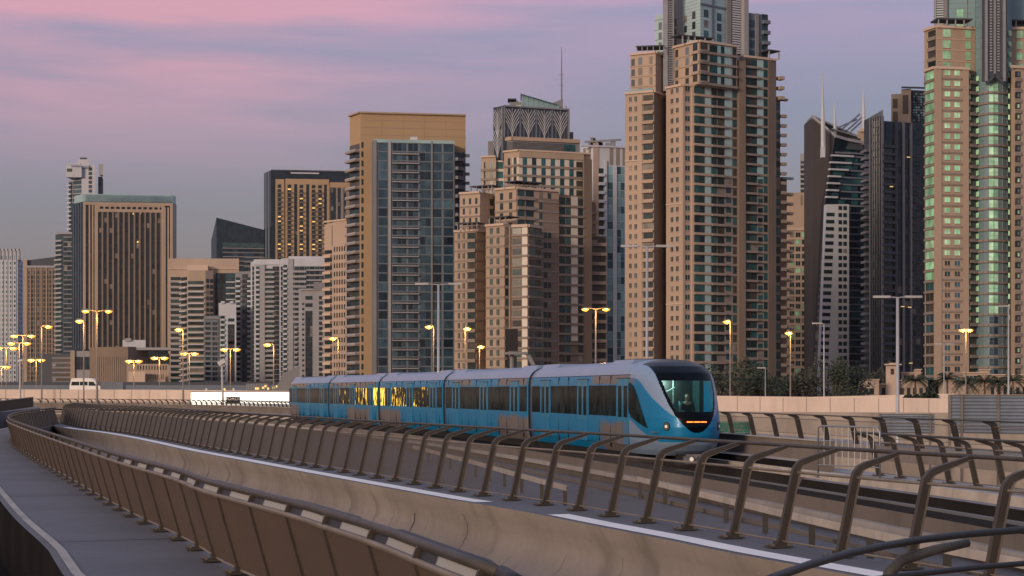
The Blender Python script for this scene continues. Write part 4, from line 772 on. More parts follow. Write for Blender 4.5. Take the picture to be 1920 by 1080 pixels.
# curved bay
arc = []
for i in range(9):
    f = i/8; arc.append((1829+68*f, 537-5.0*math.sin(math.pi*f)))
b.block(arc, -120, 'gblue', depth=16, part='glass_bay')
for i in range(8):
    b.face(arc[i], arc[i+1]); x0, x1 = arc[i][0], arc[i+1][0]
    mt = ('gg2', 'gg') if i in (3, 4) else ('gblue',)
    if i in (3, 4): b.wins(x0, x1, 1, 158, 590, pt, 14, mt, 1); b.wins(x0, x1, 1, 158+22*pt, 735, pt, 13, ('gb', 'gnavy'), 1)
    b.bands(x0-.05, x1+.05, 172, 735, pt, 3.8, 'band', .5, 'glass_bay'); b.bands(x0, x1, 165, 735, pt, .5, 'steel', .06, 'glass_bay')
    b.bands(x0, x1, -110, 158, pt, .6, 'steel', .08, 'glass_bay'); b.strip(x0-.3, x0+.3, -120, 735, 'steel', .12, 'glass_bay')
b.face((1829, 536.5), (1836, 534.5)); b.wins(1830.5, 1834, 1, 140, 600, pt, 9, ('gg2',), 1, prot=.1); b.face((1892, 533.5), (1897, 536)); b.wins(1892.5, 1896, 1, 56, 600, pt, 9, ('gg2',), 1, prot=.1)
# centre spine
m = b.mb('spine'); b.face((1840, 530.5), (1890, 530.5)); b.strip(1845, 1850, -120, 156, 'steel', 1.2, 'spine'); b.strip(1879, 1884, -120, 156, 'steel', 1.2, 'spine'); b.strip(1850, 1879, -120, 148, 'dsteel', .3, 'spine')
for x in (1855, 1869): b.bands(x, x+4.4, -110, 135, 5.2, 2.4, 'wgrey', .5, 'spine')
b.strip(1862, 1866, -120, 142, 'grey', 1.0, 'spine'); b.strip(1841, 1845, -120, 156, 'dgrey', .6, 'spine'); b.strip(1884, 1888, -120, 156, 'dgrey', .6, 'spine')
m.bar(P3(1850, 155, 530), P3(1865, 141, 530), 1.0, .8, 'dgrey'); m.bar(P3(1865, 141, 530), P3(1880, 155, 530), 1.0, .8, 'dgrey')
# upper glass storeys
b.block([(1751, 546), (1830, 544)], -120, 'gblue', ybot=48, depth=10, part='upper_glass'); b.face((1751, 546), (1830, 544)); b.strip(1752, 1755, -120, 46, 'wgrey', .8, 'upper_glass'); b.bands(1755, 1769, -110, 42, 4.6, 2.4, 'white', .6, 'upper_glass'); b.strip(1769, 1776, -120, 46, 'grey', 1, 'upper_glass'); b.wins(1794, 1806, 1, 2, 40, 20, 15, ('gg2', 'gg'), 1); b.bands(1777, 1830, -110, 46, 9.9, .5, 'steel', .1, 'upper_glass'); b.strip(1812, 1813.5, -120, 46, 'steel', .4, 'upper_glass')
# right wing
b.block([(1896, 533), (1905, 530), (1985, 534)], 128, 'tan', depth=20); b.face((1896, 533), (1905, 530)); b.strip(1897, 1904, 132, 735, 'tan', .3); b.face((1905, 530), (1985, 534)); b.balc(1903.5, 1914, 137, 735, pt, 11, 'band', prot=.5, wm=('gbr', 'dbrown', 'gd')); b.wins(1908, 1911, 1, 139, 735, pt, 6.5, ('gg2', 'bluegrey'), 1, prot=.12); b.wins(1918, 1980, 4, 133, 735, pt, 10, ('gg2', 'gd'), .5); b.cornice(1896, 1985, 129, 'tanlight', 5)
b.block([(1894, 538), (1985, 538)], 47, 'tan', ybot=135, depth=14); b.face((1894, 538), (1985, 538)); b.wins(1906, 1917, 1, 51, 120, 20.6, 14, ('gg2', 'gg'), 1, frame='tanlight'); b.wins(1925, 1980, 3, 51, 120, 20.6, 14, ('gg2',), .5); b.cornice(1894, 1985, 47, 'tanlight', 5)
b.block([(1897, 543), (1985, 543)], -120, 'gblue', ybot=48, depth=8, part='upper_glass')
b.face((1898, 536), (1985, 536)); b.bx(b.mb('pergola'), b.t(1902), b.t(1970), b.z(32), b.z(30), -8, -2, 'dgrey'); b.bx(b.mb('pergola'), b.t(1908), b.t(1910), b.z(46), b.z(32), -2.6, -2.1, 'wgrey')
b.done()

# 20 low villas behind the flyover
b = Bld('villa', 'low sand coloured villas with a small domed turret and palms in front', 420, 1720)
for (x0, x1, yt, D, mt) in ((1608, 1648, 712, 418, 'tanpink'), (1648, 1672, 720, 424, 'tan'), (1668, 1760, 713, 424, 'tanpink'), (1690, 1728, 698, 428, 'tanpink'), (1716, 1727, 692, 427, 'tanpink'), (1740, 1810, 713, 424, 'tanpink'), (1805, 1850, 698, 426, 'tanpink'), (1836, 1856, 692, 428, 'tanpink'), (1850, 1980, 702, 426, 'tan'), (1850, 1960, 716, 420, 'tanpink')):
    b.block([(x0, D), (x1, D)], yt, mt, depth=8); b.face((x0, D), (x1, D)); b.cornice(x0-1, x1+1, yt, 'tanlight', 1.8, .4)
b.block([(1661, 423), (1686, 423)], 684, 'tanlight', depth=4); b.face((1661, 423), (1686, 423)); b.wins(1670, 1676, 1, 691, 700, 20, 11, ('dbrown',), 1); b.cornice(1658, 1689, 683, 'tanlight', 2.5, 1.0); b.block([(1667, 423), (1680, 423)], 680, 'tanlight', ybot=683, depth=3)
b.face((1608, 418), (1648, 418)); b.wins(1616, 1642, 1, 728, 730, 30, 12, ('gd',), .75, frame='tanlight'); b.face((1648, 424), (1760, 424)); b.wins(1650, 1756, 9, 727, 730, 40, 14, ('gd', 'gbr'), .5, prot=.2)
b.face((1690, 428), (1728, 428)); b.wins(1694, 1714, 3, 703, 706, 30, 9, ('gd',), .8); b.face((1805, 426), (1850, 426)); b.wins(1810, 1832, 3, 704, 706, 30, 9, ('gd', 'gb'), .8); b.face((1850, 420), (1960, 420)); b.wins(1855, 1950, 8, 726, 730, 40, 14, ('gd',), .5)
b.done()
# billboard structure behind the train roof
b = Bld('billboard', 'dark boxy hoarding on a mast with a bent arm above the train roof', 260, 960)
b.block([(948, 260), (971, 260)], 617, 'black', ybot=658, depth=1.2, part='hoarding'); b.block([(945, 259), (990, 259)], 660, 'grey', ybot=665, depth=1.5, part='arm'); b.mb('arm').bar(P3(988, 662, 259.6), P3(1003, 690, 259.6), .6, .6, 'grey'); b.mb('mast').tube([P3(960, 663, 260.5), (P3(960, 663, 260.5).x, 260.5, GND)], .35, 'grey', 8)
b.block([(950, 262), (969, 262)], 667, 'navy', ybot=760, depth=2, part='cabinet'); b.done()
# ------------------------------------------------------------------ roads and flyovers
g = MB()
# distant elevated road (grey, behind the flyover)
a, c = W(-60, 520), W(560, 520)
g.prism([a, c, c+Vector((0, 10)), a+Vector((0, 10))], Z(740, 520), Z(722, 520), 'bluegrey'); g.prism([a+Vector((0, 3)), c+Vector((0, 3)), c+Vector((0, 12)), a+Vector((0, 12))], Z(722, 520), Z(716, 520), 'dgrey')
for i in range(16):
    w = W(-50+i*40, 524); g.box(w.x-.8, w.x+.8, w.y, w.y+1.5, GND, Z(740, 520), 'grey')
for i in range(14):
    w = W(463+i*3.0, 519.5); g.box(w.x-.12, w.x+.12, w.y-.1, w.y, Z(731, 520), Z(719, 520), 'wgrey')
struct('elevated_road', g)
g = MB(); g.box(-400, 400, 215, 232, GND, GND+.02, 'asphalt'); g.box(-400, 400, 560, 590, GND, GND+.02, 'asphalt'); struct('road', g)

FLY = Path(cr([(-150, 262), (-95, 256), (-60, 250), (-30, 238), (0, 222), (25, 208), (48, 196), (75, 184), (110, 170)], 10))
def fz(u):
    x = FLY.at(u)[0].x
    return 2.72 - max(0, min(1, (x+60)/110))*1.15
g = MB(); sweep(g, FLY, 0, FLY.L, [(0, 0), (-.28, 0), (-.28, -.95), (-10.5, -.95), (-10.5, 0), (-10.8, 0), (-10.8, -1.9), (-1.6, -1.9), (0, -1.95)], 'concrete_pink', 3, closed=True, zf=fz)
fly = make('flyover', g); fly['kind'] = 'structure'
g = MB(); sweep(g, FLY, 0, FLY.L, [(.05, -1.78), (.05, -1.9), (-.02, -1.9), (-.02, -1.78)], 'plinth', 3, closed=True, zf=fz)
u = 0
while u < FLY.L:
    q, d = FLY.at(u); z = fz(u); e = .04
    g.hexa([(q.x+d.y*e*k+d.x*j, q.y-d.x*e*k+d.y*j, z+h) for h in (-1.75, -.02) for (k, j) in ((1, -.02), (1, .02), (-1, .02), (-1, -.02))], 'girder'); u += 2.9
struct('flyover_joints', g)
g = MB(); sweep(g, FLY, 0, FLY.L, [(-3.0, -1.93), (-3.0, -2.9), (-8, -2.9), (-8, -1.93)], 'girder', 3, closed=True, zf=fz)
for x in (-120, -72, -55, -22, 16, 44, 56, 80):
    q, d = FLY.at(FLY.u_at_y(0) if False else min(range(0, int(FLY.L)), key=lambda k: abs(FLY.at(k)[0].x-x)))
    g.tube([(q.x+5, q.y+4.5, GND), (q.x+5, q.y+4.5, fz(0)-3.5), (q.x+5, q.y+4.5, -.9)], [1.6, 1.6, 2.2], 'concrete', 12)
struct('flyover_piers', g)
# tan retaining wall under and before the flyover
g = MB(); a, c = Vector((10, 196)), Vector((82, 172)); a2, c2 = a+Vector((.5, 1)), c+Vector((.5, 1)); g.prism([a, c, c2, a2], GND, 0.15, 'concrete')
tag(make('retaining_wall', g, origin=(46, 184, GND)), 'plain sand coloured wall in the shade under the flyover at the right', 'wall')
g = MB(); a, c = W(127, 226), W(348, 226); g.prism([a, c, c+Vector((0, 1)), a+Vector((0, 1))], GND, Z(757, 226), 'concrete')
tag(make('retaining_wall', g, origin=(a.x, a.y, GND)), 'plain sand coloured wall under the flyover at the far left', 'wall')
g = MB(); a, c = W(1525, 232), W(1790, 215); g.prism([a, c, c+Vector((0, .4)), a+Vector((0, .4))], [fz(0)-3]*4, [Z(744, 232), Z(738, 215), Z(738, 215), Z(744, 232)], 'concrete_pink'); tag(make('ramp_wall', g, origin=(a.x, a.y, GND)), 'pale pink ramp wall rising just behind the flyover wall, below the villas', 'wall')

# ------------------------------------------------------------------ paths of the three decks
near = [(13.2, -12), (12.9, 0), (12.2, 10), (10.9, 22), (9.2, 33), (7.0, 45), (4.25, 58.5), (.78, 74), (-3.6, 91), (-8.3, 107), (-13.2, 123), (-18.2, 139), (-24.2, 156), (-32.5, 175), (-43, 192), (-58, 208), (-80, 222), (-120, 240)]
NP = Path(cr(near, 10)); TRK = Path([NP.off(u, 1.36) for u in [NP.L*i/260 for i in range(261)]])
PA = Path(cr([(10.2, 4), (8.6, 9), (6.9, 14), (5.35, 18.4), (3.72, 22.6), (3.1, 24.5), (2.12, 27.2), (1.05, 30.3), (.0, 32.8), (-.75, 34.6), (-5.2, 46.3), (-7.4, 52.2), (-10.7, 61), (-15.4, 74.5), (-19.9, 86.5), (-25.0, 98.5), (-29.6, 112), (-35.5, 130), (-43, 150)], 10))
PB = Path(cr([(.45, 9.0), (.17, 10.1), (-.32, 11.7), (-.85, 13.5), (-1.37, 15), (-1.93, 16.6), (-3.40, 20.36), (-4.47, 23.6), (-6.69, 29.6), (-10.5, 40.5), (-14.4, 51.7), (-18.9, 65), (-21.9, 75), (-24.2, 84), (-26.6, 95), (-29.2, 110)], 10))
BZ = .4
# viaduct of the train: U shaped trough
g = MB()
TU0, TU1 = 6, TRK.L-4
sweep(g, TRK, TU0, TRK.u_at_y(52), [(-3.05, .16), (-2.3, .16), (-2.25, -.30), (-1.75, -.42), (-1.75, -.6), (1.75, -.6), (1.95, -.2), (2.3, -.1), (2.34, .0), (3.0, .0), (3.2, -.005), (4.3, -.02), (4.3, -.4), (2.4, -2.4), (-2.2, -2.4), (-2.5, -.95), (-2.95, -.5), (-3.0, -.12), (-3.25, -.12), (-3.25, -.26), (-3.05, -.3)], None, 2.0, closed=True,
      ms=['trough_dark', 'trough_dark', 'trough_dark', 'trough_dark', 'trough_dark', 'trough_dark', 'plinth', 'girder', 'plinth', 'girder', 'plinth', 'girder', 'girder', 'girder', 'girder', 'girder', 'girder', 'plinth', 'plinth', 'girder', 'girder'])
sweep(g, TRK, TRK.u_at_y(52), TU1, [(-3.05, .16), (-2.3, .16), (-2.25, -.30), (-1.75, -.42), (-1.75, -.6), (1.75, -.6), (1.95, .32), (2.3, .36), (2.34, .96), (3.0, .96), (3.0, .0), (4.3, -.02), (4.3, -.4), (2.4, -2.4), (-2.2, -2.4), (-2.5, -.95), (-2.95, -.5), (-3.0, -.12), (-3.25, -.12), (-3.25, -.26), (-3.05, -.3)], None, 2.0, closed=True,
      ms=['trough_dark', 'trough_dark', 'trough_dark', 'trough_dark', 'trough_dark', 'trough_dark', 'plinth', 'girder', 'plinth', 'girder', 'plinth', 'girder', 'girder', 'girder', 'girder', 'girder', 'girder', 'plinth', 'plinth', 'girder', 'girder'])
struct('train_viaduct', g)
g = MB()
for o in (-.72, .72): sweep(g, TRK, TU0, TU1, [(o-.035, -.42), (o+.035, -.42), (o+.035, -.27), (o-.035, -.27)], 'steel', 2, closed=True)
for o in (-1.1, 1.1): sweep(g, TRK, TU0, TU1, [(o-.3, -.595), (o+.3, -.595), (o+.3, -.43), (o-.3, -.43)], 'plinth', 2, closed=True)
struct('rails', g)
g = MB(); sweep(g, TRK, TU0, TU1, [(1.62, -.1), (1.78, -.1), (1.78, .12), (1.62, .12)], 'guard', 2, closed=True); sweep(g, TRK, TRK.u_at_y(52), TU1, [(2.28, .965), (2.5, .965), (2.5, 1.0), (2.28, 1.0)], 'plinth', 2, closed=True)
struct('conductor_rail', g)
g = MB(); u = 20
while u < TRK.L-10:
    q = TRK.off(u, 0); d = TRK.at(u)[1]; g.tube([(q.x, q.y, GND), (q.x, q.y, -3.4), (q.x, q.y, -2.4)], [1.0, 1.0, 1.7], 'concrete', 14); u += 28
struct('viaduct_piers', g)
# foreground deck between railing A and railing B
g = MB()
prof = [(2.3, -.42), (2.3, -1.4), (-.2, -1.6), (-4.6, -1.6), (-4.6, -1.06), (-2.3, -1.0), (-1.55, -.88), (-1.1, -.70), (-.82, -.48), (-.70, -.25), (-.70, -.08), (-.80, .12), (-.95, .39), (.33, .39), (.35, -.40)]
sweep(g, PA, 0, PA.L, prof, None, 1.2, closed=True, ms=['girder']*4+['concrete']*8+['deck_grey', 'girder', 'deck_grey'])
near_deck = struct('trough_deck', g)
near_deck.data.polygons.foreach_set('use_smooth', [i % 15 in (4, 5, 6, 7, 8, 9, 10) for i in range(len(near_deck.data.polygons))])
# expansion joints, painted edge line in two lengths
g = MB()
for uy in (36.3, 58.0, 80, 19.0):
    u = PA.u_at_y(uy)
    sweep(g, PA, u-.03, u+.03, [(o+.012*0, z+.006) for (o, z) in prof[4:14]], 'black_rubber', .06)
u = PA.u_at_y(22)
while u < PA.u_at_y(90):
    sweep(g, PA, u-.008, u+.008, [(o, z+.004) for (o, z) in prof[5:12]], 'girder', .016); u += 2.4
struct('expansion_joints', g)
g = MB()
def line(ya, yb, o0, o1, z=.398): sweep(g, PA, PA.u_at_y(ya), PA.u_at_y(yb), [(o0, z), (o1, z)], 'white_paint', 1.0)
line(99, 32.6, -.55, -.36) if False else line(32.6, 99, -.86, -.48); line(8, 29.3, -.84, -.46)
struct('edge_line', g)
# left deck with the grey walkway
g = MB(); sweep(g, PB, 0, PB.L, [(.14, BZ-.02), (.14, -1.6), (-1.9, -1.6), (-1.9, BZ-.02)], None, 1.5, closed=True, ms=['girder', 'girder', 'trough_dark', 'deck_grey'])
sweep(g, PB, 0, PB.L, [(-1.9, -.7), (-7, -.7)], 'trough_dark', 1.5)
sweep(g, PB, 0, PB.L, [(-7, BZ), (-9, BZ), (-9, -1.5), (-7, -1.5)], 'deck_grey', 1.5, closed=True)
struct('walkway_deck', g)
g = MB(); sweep(g, PB, 0, PB.L, [(-1.80, BZ-.012), (-1.68, BZ-.012)], 'plinth', 1.5)
for uy in (24.5, 34.8, 47, 60): 
    u = PB.u_at_y(uy); sweep(g, PB, u-.02, u+.02, [(-1.88, BZ-.014), (.1, BZ-.014)], 'black_rubber', .04)
struct('walkway_line', g)

# ------------------------------------------------------------------ railings with bent posts
def post_mesh(name, prof, w=.085, d=.11, edge='rail_edge', mt='rail_metal', plate=True):
    """a bent box section post: prof = [(lateral, z)], local x lateral, y along, z up"""
    mb = MB(); P = [Vector((a, 0, b)) for a, b in prof]; Q = []
    for i, p in enumerate(P):
        dd = (P[min(i+1, len(P)-1)]-P[max(i-1, 0)]).normalized(); nn = Vector((dd.z, 0, -dd.x)); dk = d*(1 if i < 3 or len(P) < 6 else .85 if i < 5 else .45); Q.append((p-nn*dk/2, p+nn*dk/2))
    for (a, b2), (c, e) in zip(Q, Q[1:]):
        for y0, y1, mm in ((-w/2, w/2, mt),):
            mb.hexa([(a.x, y0, a.z), (b2.x, y0, b2.z), (b2.x, y1, b2.z), (a.x, y1, a.z), (c.x, y0, c.z), (e.x, y0, e.z), (e.x, y1, e.z), (c.x, y1, c.z)], mt, skip=(0, 1))
        # lighter flange on the outer edge
        mb.hexa([(b2.x+.002, -w/2-.012, b2.z), (b2.x+.022, -w/2-.012, b2.z), (b2.x+.022, w/2+.012, b2.z), (b2.x+.002, w/2+.012, b2.z), (e.x+.002, -w/2-.012, e.z), (e.x+.022, -w/2-.012, e.z), (e.x+.022, w/2+.012, e.z), (e.x+.002, w/2+.012, e.z)], edge)
    if plate:
        x = prof[0][0]; mb.box(x-.17, x+.15, -.11, .11, 0, .022, mt); mb.box(x-.06, x+.09, -.06, .06, .022, .08, mt)
        for sx in (-.13, .11):
            for sy in (-.08, .08): mb.box(x+sx-.015, x+sx+.015, sy-.015, sy+.015, .022, .05, edge)
    me = bpy.data.meshes.new(name); me.from_pydata(mb.v, [], mb.f)
    for m in mb.mats: me.materials.append(MATS[m])
    me.polygons.foreach_set('material_index', mb.m); me.update(); return me
def railing(name, label, path, u0, u1, prof, top, mid, panel, zb, step=1.5, pm='mesh_panel', rr=.034, w=.085, d=.11, group='railings of bent posts along the decks', dup_mat='rail_metal', zf=None, bottom=True, plate=True):
    q = path.off((u0+u1)/2, 0); root = empty(name, (q.x, q.y, zb), label, 'railing', group)
    me = post_mesh('post', prof, w, d, mt=dup_mat, plate=plate); n = int((u1-u0)/step)+1; zf = zf or (lambda u: 0)
    posts = []
    for i in range(n):
        u = u0+i*step; q, dr = path.at(u); q = path.off(u, 0)
        posts.append((Vector((q.x, q.y, zb+zf(u))), math.atan2(-dr.x, dr.y)))
    posts.sort(key=lambda r: r[0].length)
    for (p, a) in posts[:100]:
        o = bpy.data.objects.new('post', me); COL.objects.link(o); o.parent = root; o.location = p-root.location; o.rotation_euler = (0, 0, a)
    if len(posts) > 100:
        mb = MB(); 
        for (p, a) in posts[100:]:
            r = Matrix.Rotation(a, 3, 'Z')
            for f in me.polygons: mb.face([r@me.vertices[k].co+p for k in f.vertices], 'rail_metal')
        o = make('distant_posts', mb, root); o['kind'] = 'stuff'
    def tube_along(nm, o, z, r, mt):
        pts = []; u = u0-.4
        while u < u1+.4: q = path.off(u, o); pts.append((q.x, q.y, zb+z+zf(u))); u += 1.0
        mb = MB(); mb.tube(pts, r, mt, 8); make(nm, mb, root, smooth=True)
    tube_along('top_rail', top[0], top[1], rr, dup_mat); tube_along('mid_rail', mid[0], mid[1], rr*.7, 'rail_edge')
    if bottom: tube_along('bottom_rail', panel[0][0]+.01, panel[0][1]-.02, .016, 'rail_edge')
    if panel:
        mb = MB(); (o0, z0), (o1, z1) = panel
        u = u0
        while u < u1-.2:
            e = min(u+step-.02, u1); a, b2 = path.off(u+.02, o0), path.off(e, o0); c, d2 = path.off(u+.02, o1), path.off(e, o1)
            mb.face([(a.x, a.y, zb+z0+zf(u)), (b2.x, b2.y, zb+z0+zf(e)), (d2.x, d2.y, zb+z1+zf(e)), (c.x, c.y, zb+z1+zf(u))], pm); u += step
        make('mesh_infill', mb, root)
    return root
bendA = [(0, 0), (.225, .96), (.25, 1.05), (.31, 1.125), (.38, 1.155), (.87, 1.30)]
railing('railing', 'long brown railing of bent posts leaning towards the train, in front of the blue train', PA, PA.u_at_y(13.0)+.1, PA.u_at_y(113), bendA, (.89, 1.315), (.265, 1.0), ((.03, .10), (.225, .985)), BZ, w=.062, d=.095, rr=.028)
profB = [(0, 0), (-.25, .89), (-.245, .94), (-.23, .98), (-.20, 1.01)]
rb = railing('railing', 'brown panelled railing curving from the bottom centre to the far left, nearest the camera', PB, PB.u_at_y(10.1)+.5, PB.L-.2, profB, (-.20, 1.015), (-.25, .90), ((-.01, .06), (-.245, .88)), BZ, step=1.6, pm='mesh_panel_b', rr=.04, w=.035, d=.045)
# black tubes added for dark reflections behind the top rail of B
mb = MB(); u = 1.3
while u < 13:
    pts = []
    for k in range(7):
        uu = u+k*.62; q = PB.off(uu, -.10); pts.append((q.x, q.y, BZ+1.0+(.0 if 0 < k < 6 else -.05)))
    mb.tube(pts, [.02, .035, .035, .035, .035, .035, .02], 'black_rubber', 6); u += 3.9
make('dark_reflections', mb, rb, smooth=True)
mb = MB(); u = PB.u_at_y(10.1)+.5
while u < 21:
    for a, e, mt in ((u-.50, u-.03, 'black_rubber'), (u-1.57, u-.53, 'sign_white')):
        a0, b0, a1, b1 = PB.off(a, -.238), PB.off(e, -.238), PB.off(a, -.2), PB.off(e, -.2)
        mb.face([(a0.x, a0.y, BZ+.915), (b0.x, b0.y, BZ+.915), (b1.x, b1.y, BZ+1.005), (a1.x, a1.y, BZ+1.005)], mt)
    u += 1.6
make('gap_patches', mb, rb)  # pale and black plates added for patches showing in the rail gap
mb = MB(); q0 = PB.off(1.2, -.22); q1 = PB.off(1.05, -.22); mb.tube([(q0.x, q0.y, BZ+1.02), (q1.x+.05, q1.y-.15, BZ+1.0), (q1.x+.1, q1.y-.25, BZ+.9), (q1.x+.1, q1.y-.27, BZ+.5)], .05, 'black_rubber', 8); make('rail_end', mb, rb, smooth=True)
bendF = [(0, 0), (-.225, .96), (-.25, 1.05), (-.30, 1.115), (-.37, 1.155), (-.78, 1.26)]
PF = Path(cr([(16.6, 22), (14.9, 30), (13.6, 37), (12.35, 43.5), (11.5, 47.3), (10.8, 50.6)], 10))
railing('railing', 'railing of bent posts on the far edge of the train deck beside the crowd barrier', PF, .5, PF.L, bendF, (-.80, 1.285), (-.265, 1.0), ((-.03, .10), (-.225, .985)), .0)
PC = Path([TRK.off(u, 3.9) for u in [TRK.L*i/200 for i in range(201)]])
railing('railing', 'long distant railing of bent posts behind the train tail, before the glowing hoarding', PC, PC.u_at_y(139), PC.L-20, bendF, (-.80, 1.285), (-.265, 1.0), ((-.03, .10), (-.225, .985)), .22, zf=lambda u: .0)
# railing E: farther deck on the right
PE = Path(cr([(34, 40), (29.5, 58), (26.2, 70), (22.7, 84), (19.6, 97), (16.6, 110), (13.3, 124), (9.6, 138)], 10))
g = MB(); sweep(g, PE, 0, PE.L, [(-.4, -.52), (3.2, -.52), (3.2, -1.3), (-.4, -1.3)], 'concrete', 2, closed=True); struct('far_deck', g)
railing('railing', 'row of dark bent posts leaning left in front of the long pink flyover wall', PE, 3, PE.L-2, [(.07, -.30)]+bendF[1:], (-.80, 1.285), (-.265, 1.0), ((-.03, .12), (-.225, .985)), -.22, step=4.0, w=.24, d=.22, pm='glass_rail', dup_mat='rail_dark', plate=False)
# the closest handrail, bottom right corner
root = empty('handrail', (2.2, 10.6, GND+8.3), 'thick black curved handrail crossing the bottom right corner of the photo', 'handrail')
def px_pts(L, z): 
    return [((px-CX)/F*((EYE-z)*F/(py-HY)), (EYE-z)*F/(py-HY), z) for px, py in L]
mb = MB(); pts = px_pts([(1380, 1112), (1450, 1083), (1520, 1058), (1590, 1038), (1660, 1023), (1733, 1011), (1820, 1001), (1925, 993), (2020, 987)], 1.45); mb.tube(pts, .027, 'black_rubber', 8); make('top_rail', mb, root, smooth=True)
mb = MB(); A = px_pts([(1815, 1018)], 1.42)[0]; B2 = px_pts([(1690, 1050)], 1.32)[0]; 
mb.tube([A, ((A[0]+B2[0])/2, (A[1]+B2[1])/2, 1.38), B2, (B2[0]-.09, B2[1]-.05, 1.24), (B2[0]-.14, B2[1]-.08, 1.10), (B2[0]-.18, B2[1]-.1, .40)], [.03, .036, .042, .045, .045, .045], 'rail_metal', 8); make('post', mb, root, smooth=True)
mb = MB(); mb.tube(px_pts([(1640, 1086), (1740, 1074), (1830, 1064), (1925, 1056), (2020, 1050)], 1.30), .02, 'black_rubber', 8); make('mid_rail', mb, root, smooth=True)

# guard rails on the service strip beyond railing A
def guardrail(label, pts, z=.12):
    p = Path(cr(pts, 8)); q = p.at(p.L/2)[0]; root = empty('guardrail', (q.x, q.y, -.42), label, 'guardrail', 'guardrails beyond the bent railing')
    mb = MB(); sweep(mb, p, 0, p.L, [(0, z+.14), (.03, z+.16), (.0, z+.2), (.0, z+.22), (.03, z+.26), (0, z+.28), (-.02, z+.28), (-.02, z+.14)], 'guard', 1.5, closed=True); make('beam', mb, root)
    u = .5
    while u < p.L:
        q = p.off(u, .08); mb = MB(); mb.box(q.x-.05, q.x+.05, q.y-.07, q.y+.07, -.42, z+.22, 'rail_metal'); make('post', mb, root); u += 3.0
guardrail('shorter beam guardrail seen through the posts below the middle of the train', [(1.35, 42.6), (.2, 49), (-1.6, 59.5), (-4.3, 74)], -.13)
guardrail('longer beam guardrail running down to the right below the train front', [(9.2, 14), (7.6, 22), (6.25, 28), (5.0, 36), (3.45, 47)], -.13)
# service strip surface between the decks
g = MB(); sweep(g, PA, 0, PA.u_at_y(96), [(2.25, -.44), (6.5, -.44), (6.5, -1.2)], 'deck_grey', 2); 
struct('service_strip', g)
sweep2 = MB(); sweep(sweep2, TRK, TRK.u_at_y(12), TRK.u_at_y(112), [(-3.1, -.47), (-8.5, -.47), (-8.5, -1.2), (-3.1, -1.2)], 'deck_grey', 2, closed=True); struct('service_deck', sweep2)
g = MB(); sweep(g, TRK, TRK.u_at_y(14), TRK.u_at_y(110), [(-4.3, -.46), (-4.15, -.46), (-4.15, -.36), (-4.3, -.36)], 'girder', 2, closed=True); struct('kerb', g)

# far left dark railing
pts = [W(-30, 150), W(20, 152), W(62, 160)]
root = empty('railing', (pts[1].x, pts[1].y, .2), 'short dark railing at the left edge below the pink flyover wall', 'railing', 'railings of bent posts along the decks')
mb = MB(); zt = lambda py, D: Z(py, D)
mb.hexa([(pts[0].x, pts[0].y, zt(776, 150)), (pts[2].x, pts[2].y, zt(763, 160)), (pts[2].x, pts[2].y+.1, zt(763, 160)), (pts[0].x, pts[0].y+.1, zt(776, 150)), (pts[0].x, pts[0].y, zt(757, 150)), (pts[2].x, pts[2].y, zt(746, 160)), (pts[2].x, pts[2].y+.1, zt(746, 160)), (pts[0].x, pts[0].y+.1, zt(757, 150))], 'mesh_panel_b'); make('mesh_infill', mb, root)
mb = MB(); mb.tube([(pts[0].x, pts[0].y-.1, zt(756, 150)), (pts[2].x, pts[2].y-.1, zt(745, 160))], .06, 'rail_edge', 6); make('top_rail', mb, root)
g = MB(); g.prism([W(-60, 140), W(75, 158), W(75, 175), W(-60, 175)], [-2]*4, [zt(776, 150), zt(765, 160), zt(765, 160), zt(776, 150)], 'deck_grey'); struct('far_walkway', g)

# ------------------------------------------------------------------ the train
UN = TRK.u_at_y(56.3)              # nose tip
def sp(s, l, z):                   # train frame: s metres behind the nose, l lateral (towards camera negative), z above rail
    q = TRK.off(UN+s, l); return (q.x, q.y, z)
prof_side = [(.34, 1.18), (.50, 1.27), (.80, 1.335), (1.20, 1.35), (1.60, 1.355), (2.72, 1.352), (2.90, 1.34), (3.08, 1.30), (3.21, 1.23), (3.34, 1.11), (3.46, .92), (3.54, .68), (3.59, .36), (3.61, 0.0)]
def Wz(z):
    for (a, w0), (b2, w1) in zip(prof_side, prof_side[1:]):
        if a <= z <= b2: return w0+(w1-w0)*(z-a)/(b2-a)
    return prof_side[0][1] if z < .34 else 0.0
tq = TRK.at(UN+40)[0]
train = empty('metro_train', (tq.x, tq.y, -.27), 'blue and silver five car metro train coming round the curve', 'train')
seams = [0, 18.6, 36.2, 53.0, 69.6, 86.5]
ring = [(-w, z) for z, w in prof_side]+[(w, z) for z, w in reversed(prof_side[:-1])]
def rmat(z, front=False):
    return 'train_silver' if z > 3.07 else 'train_blue'
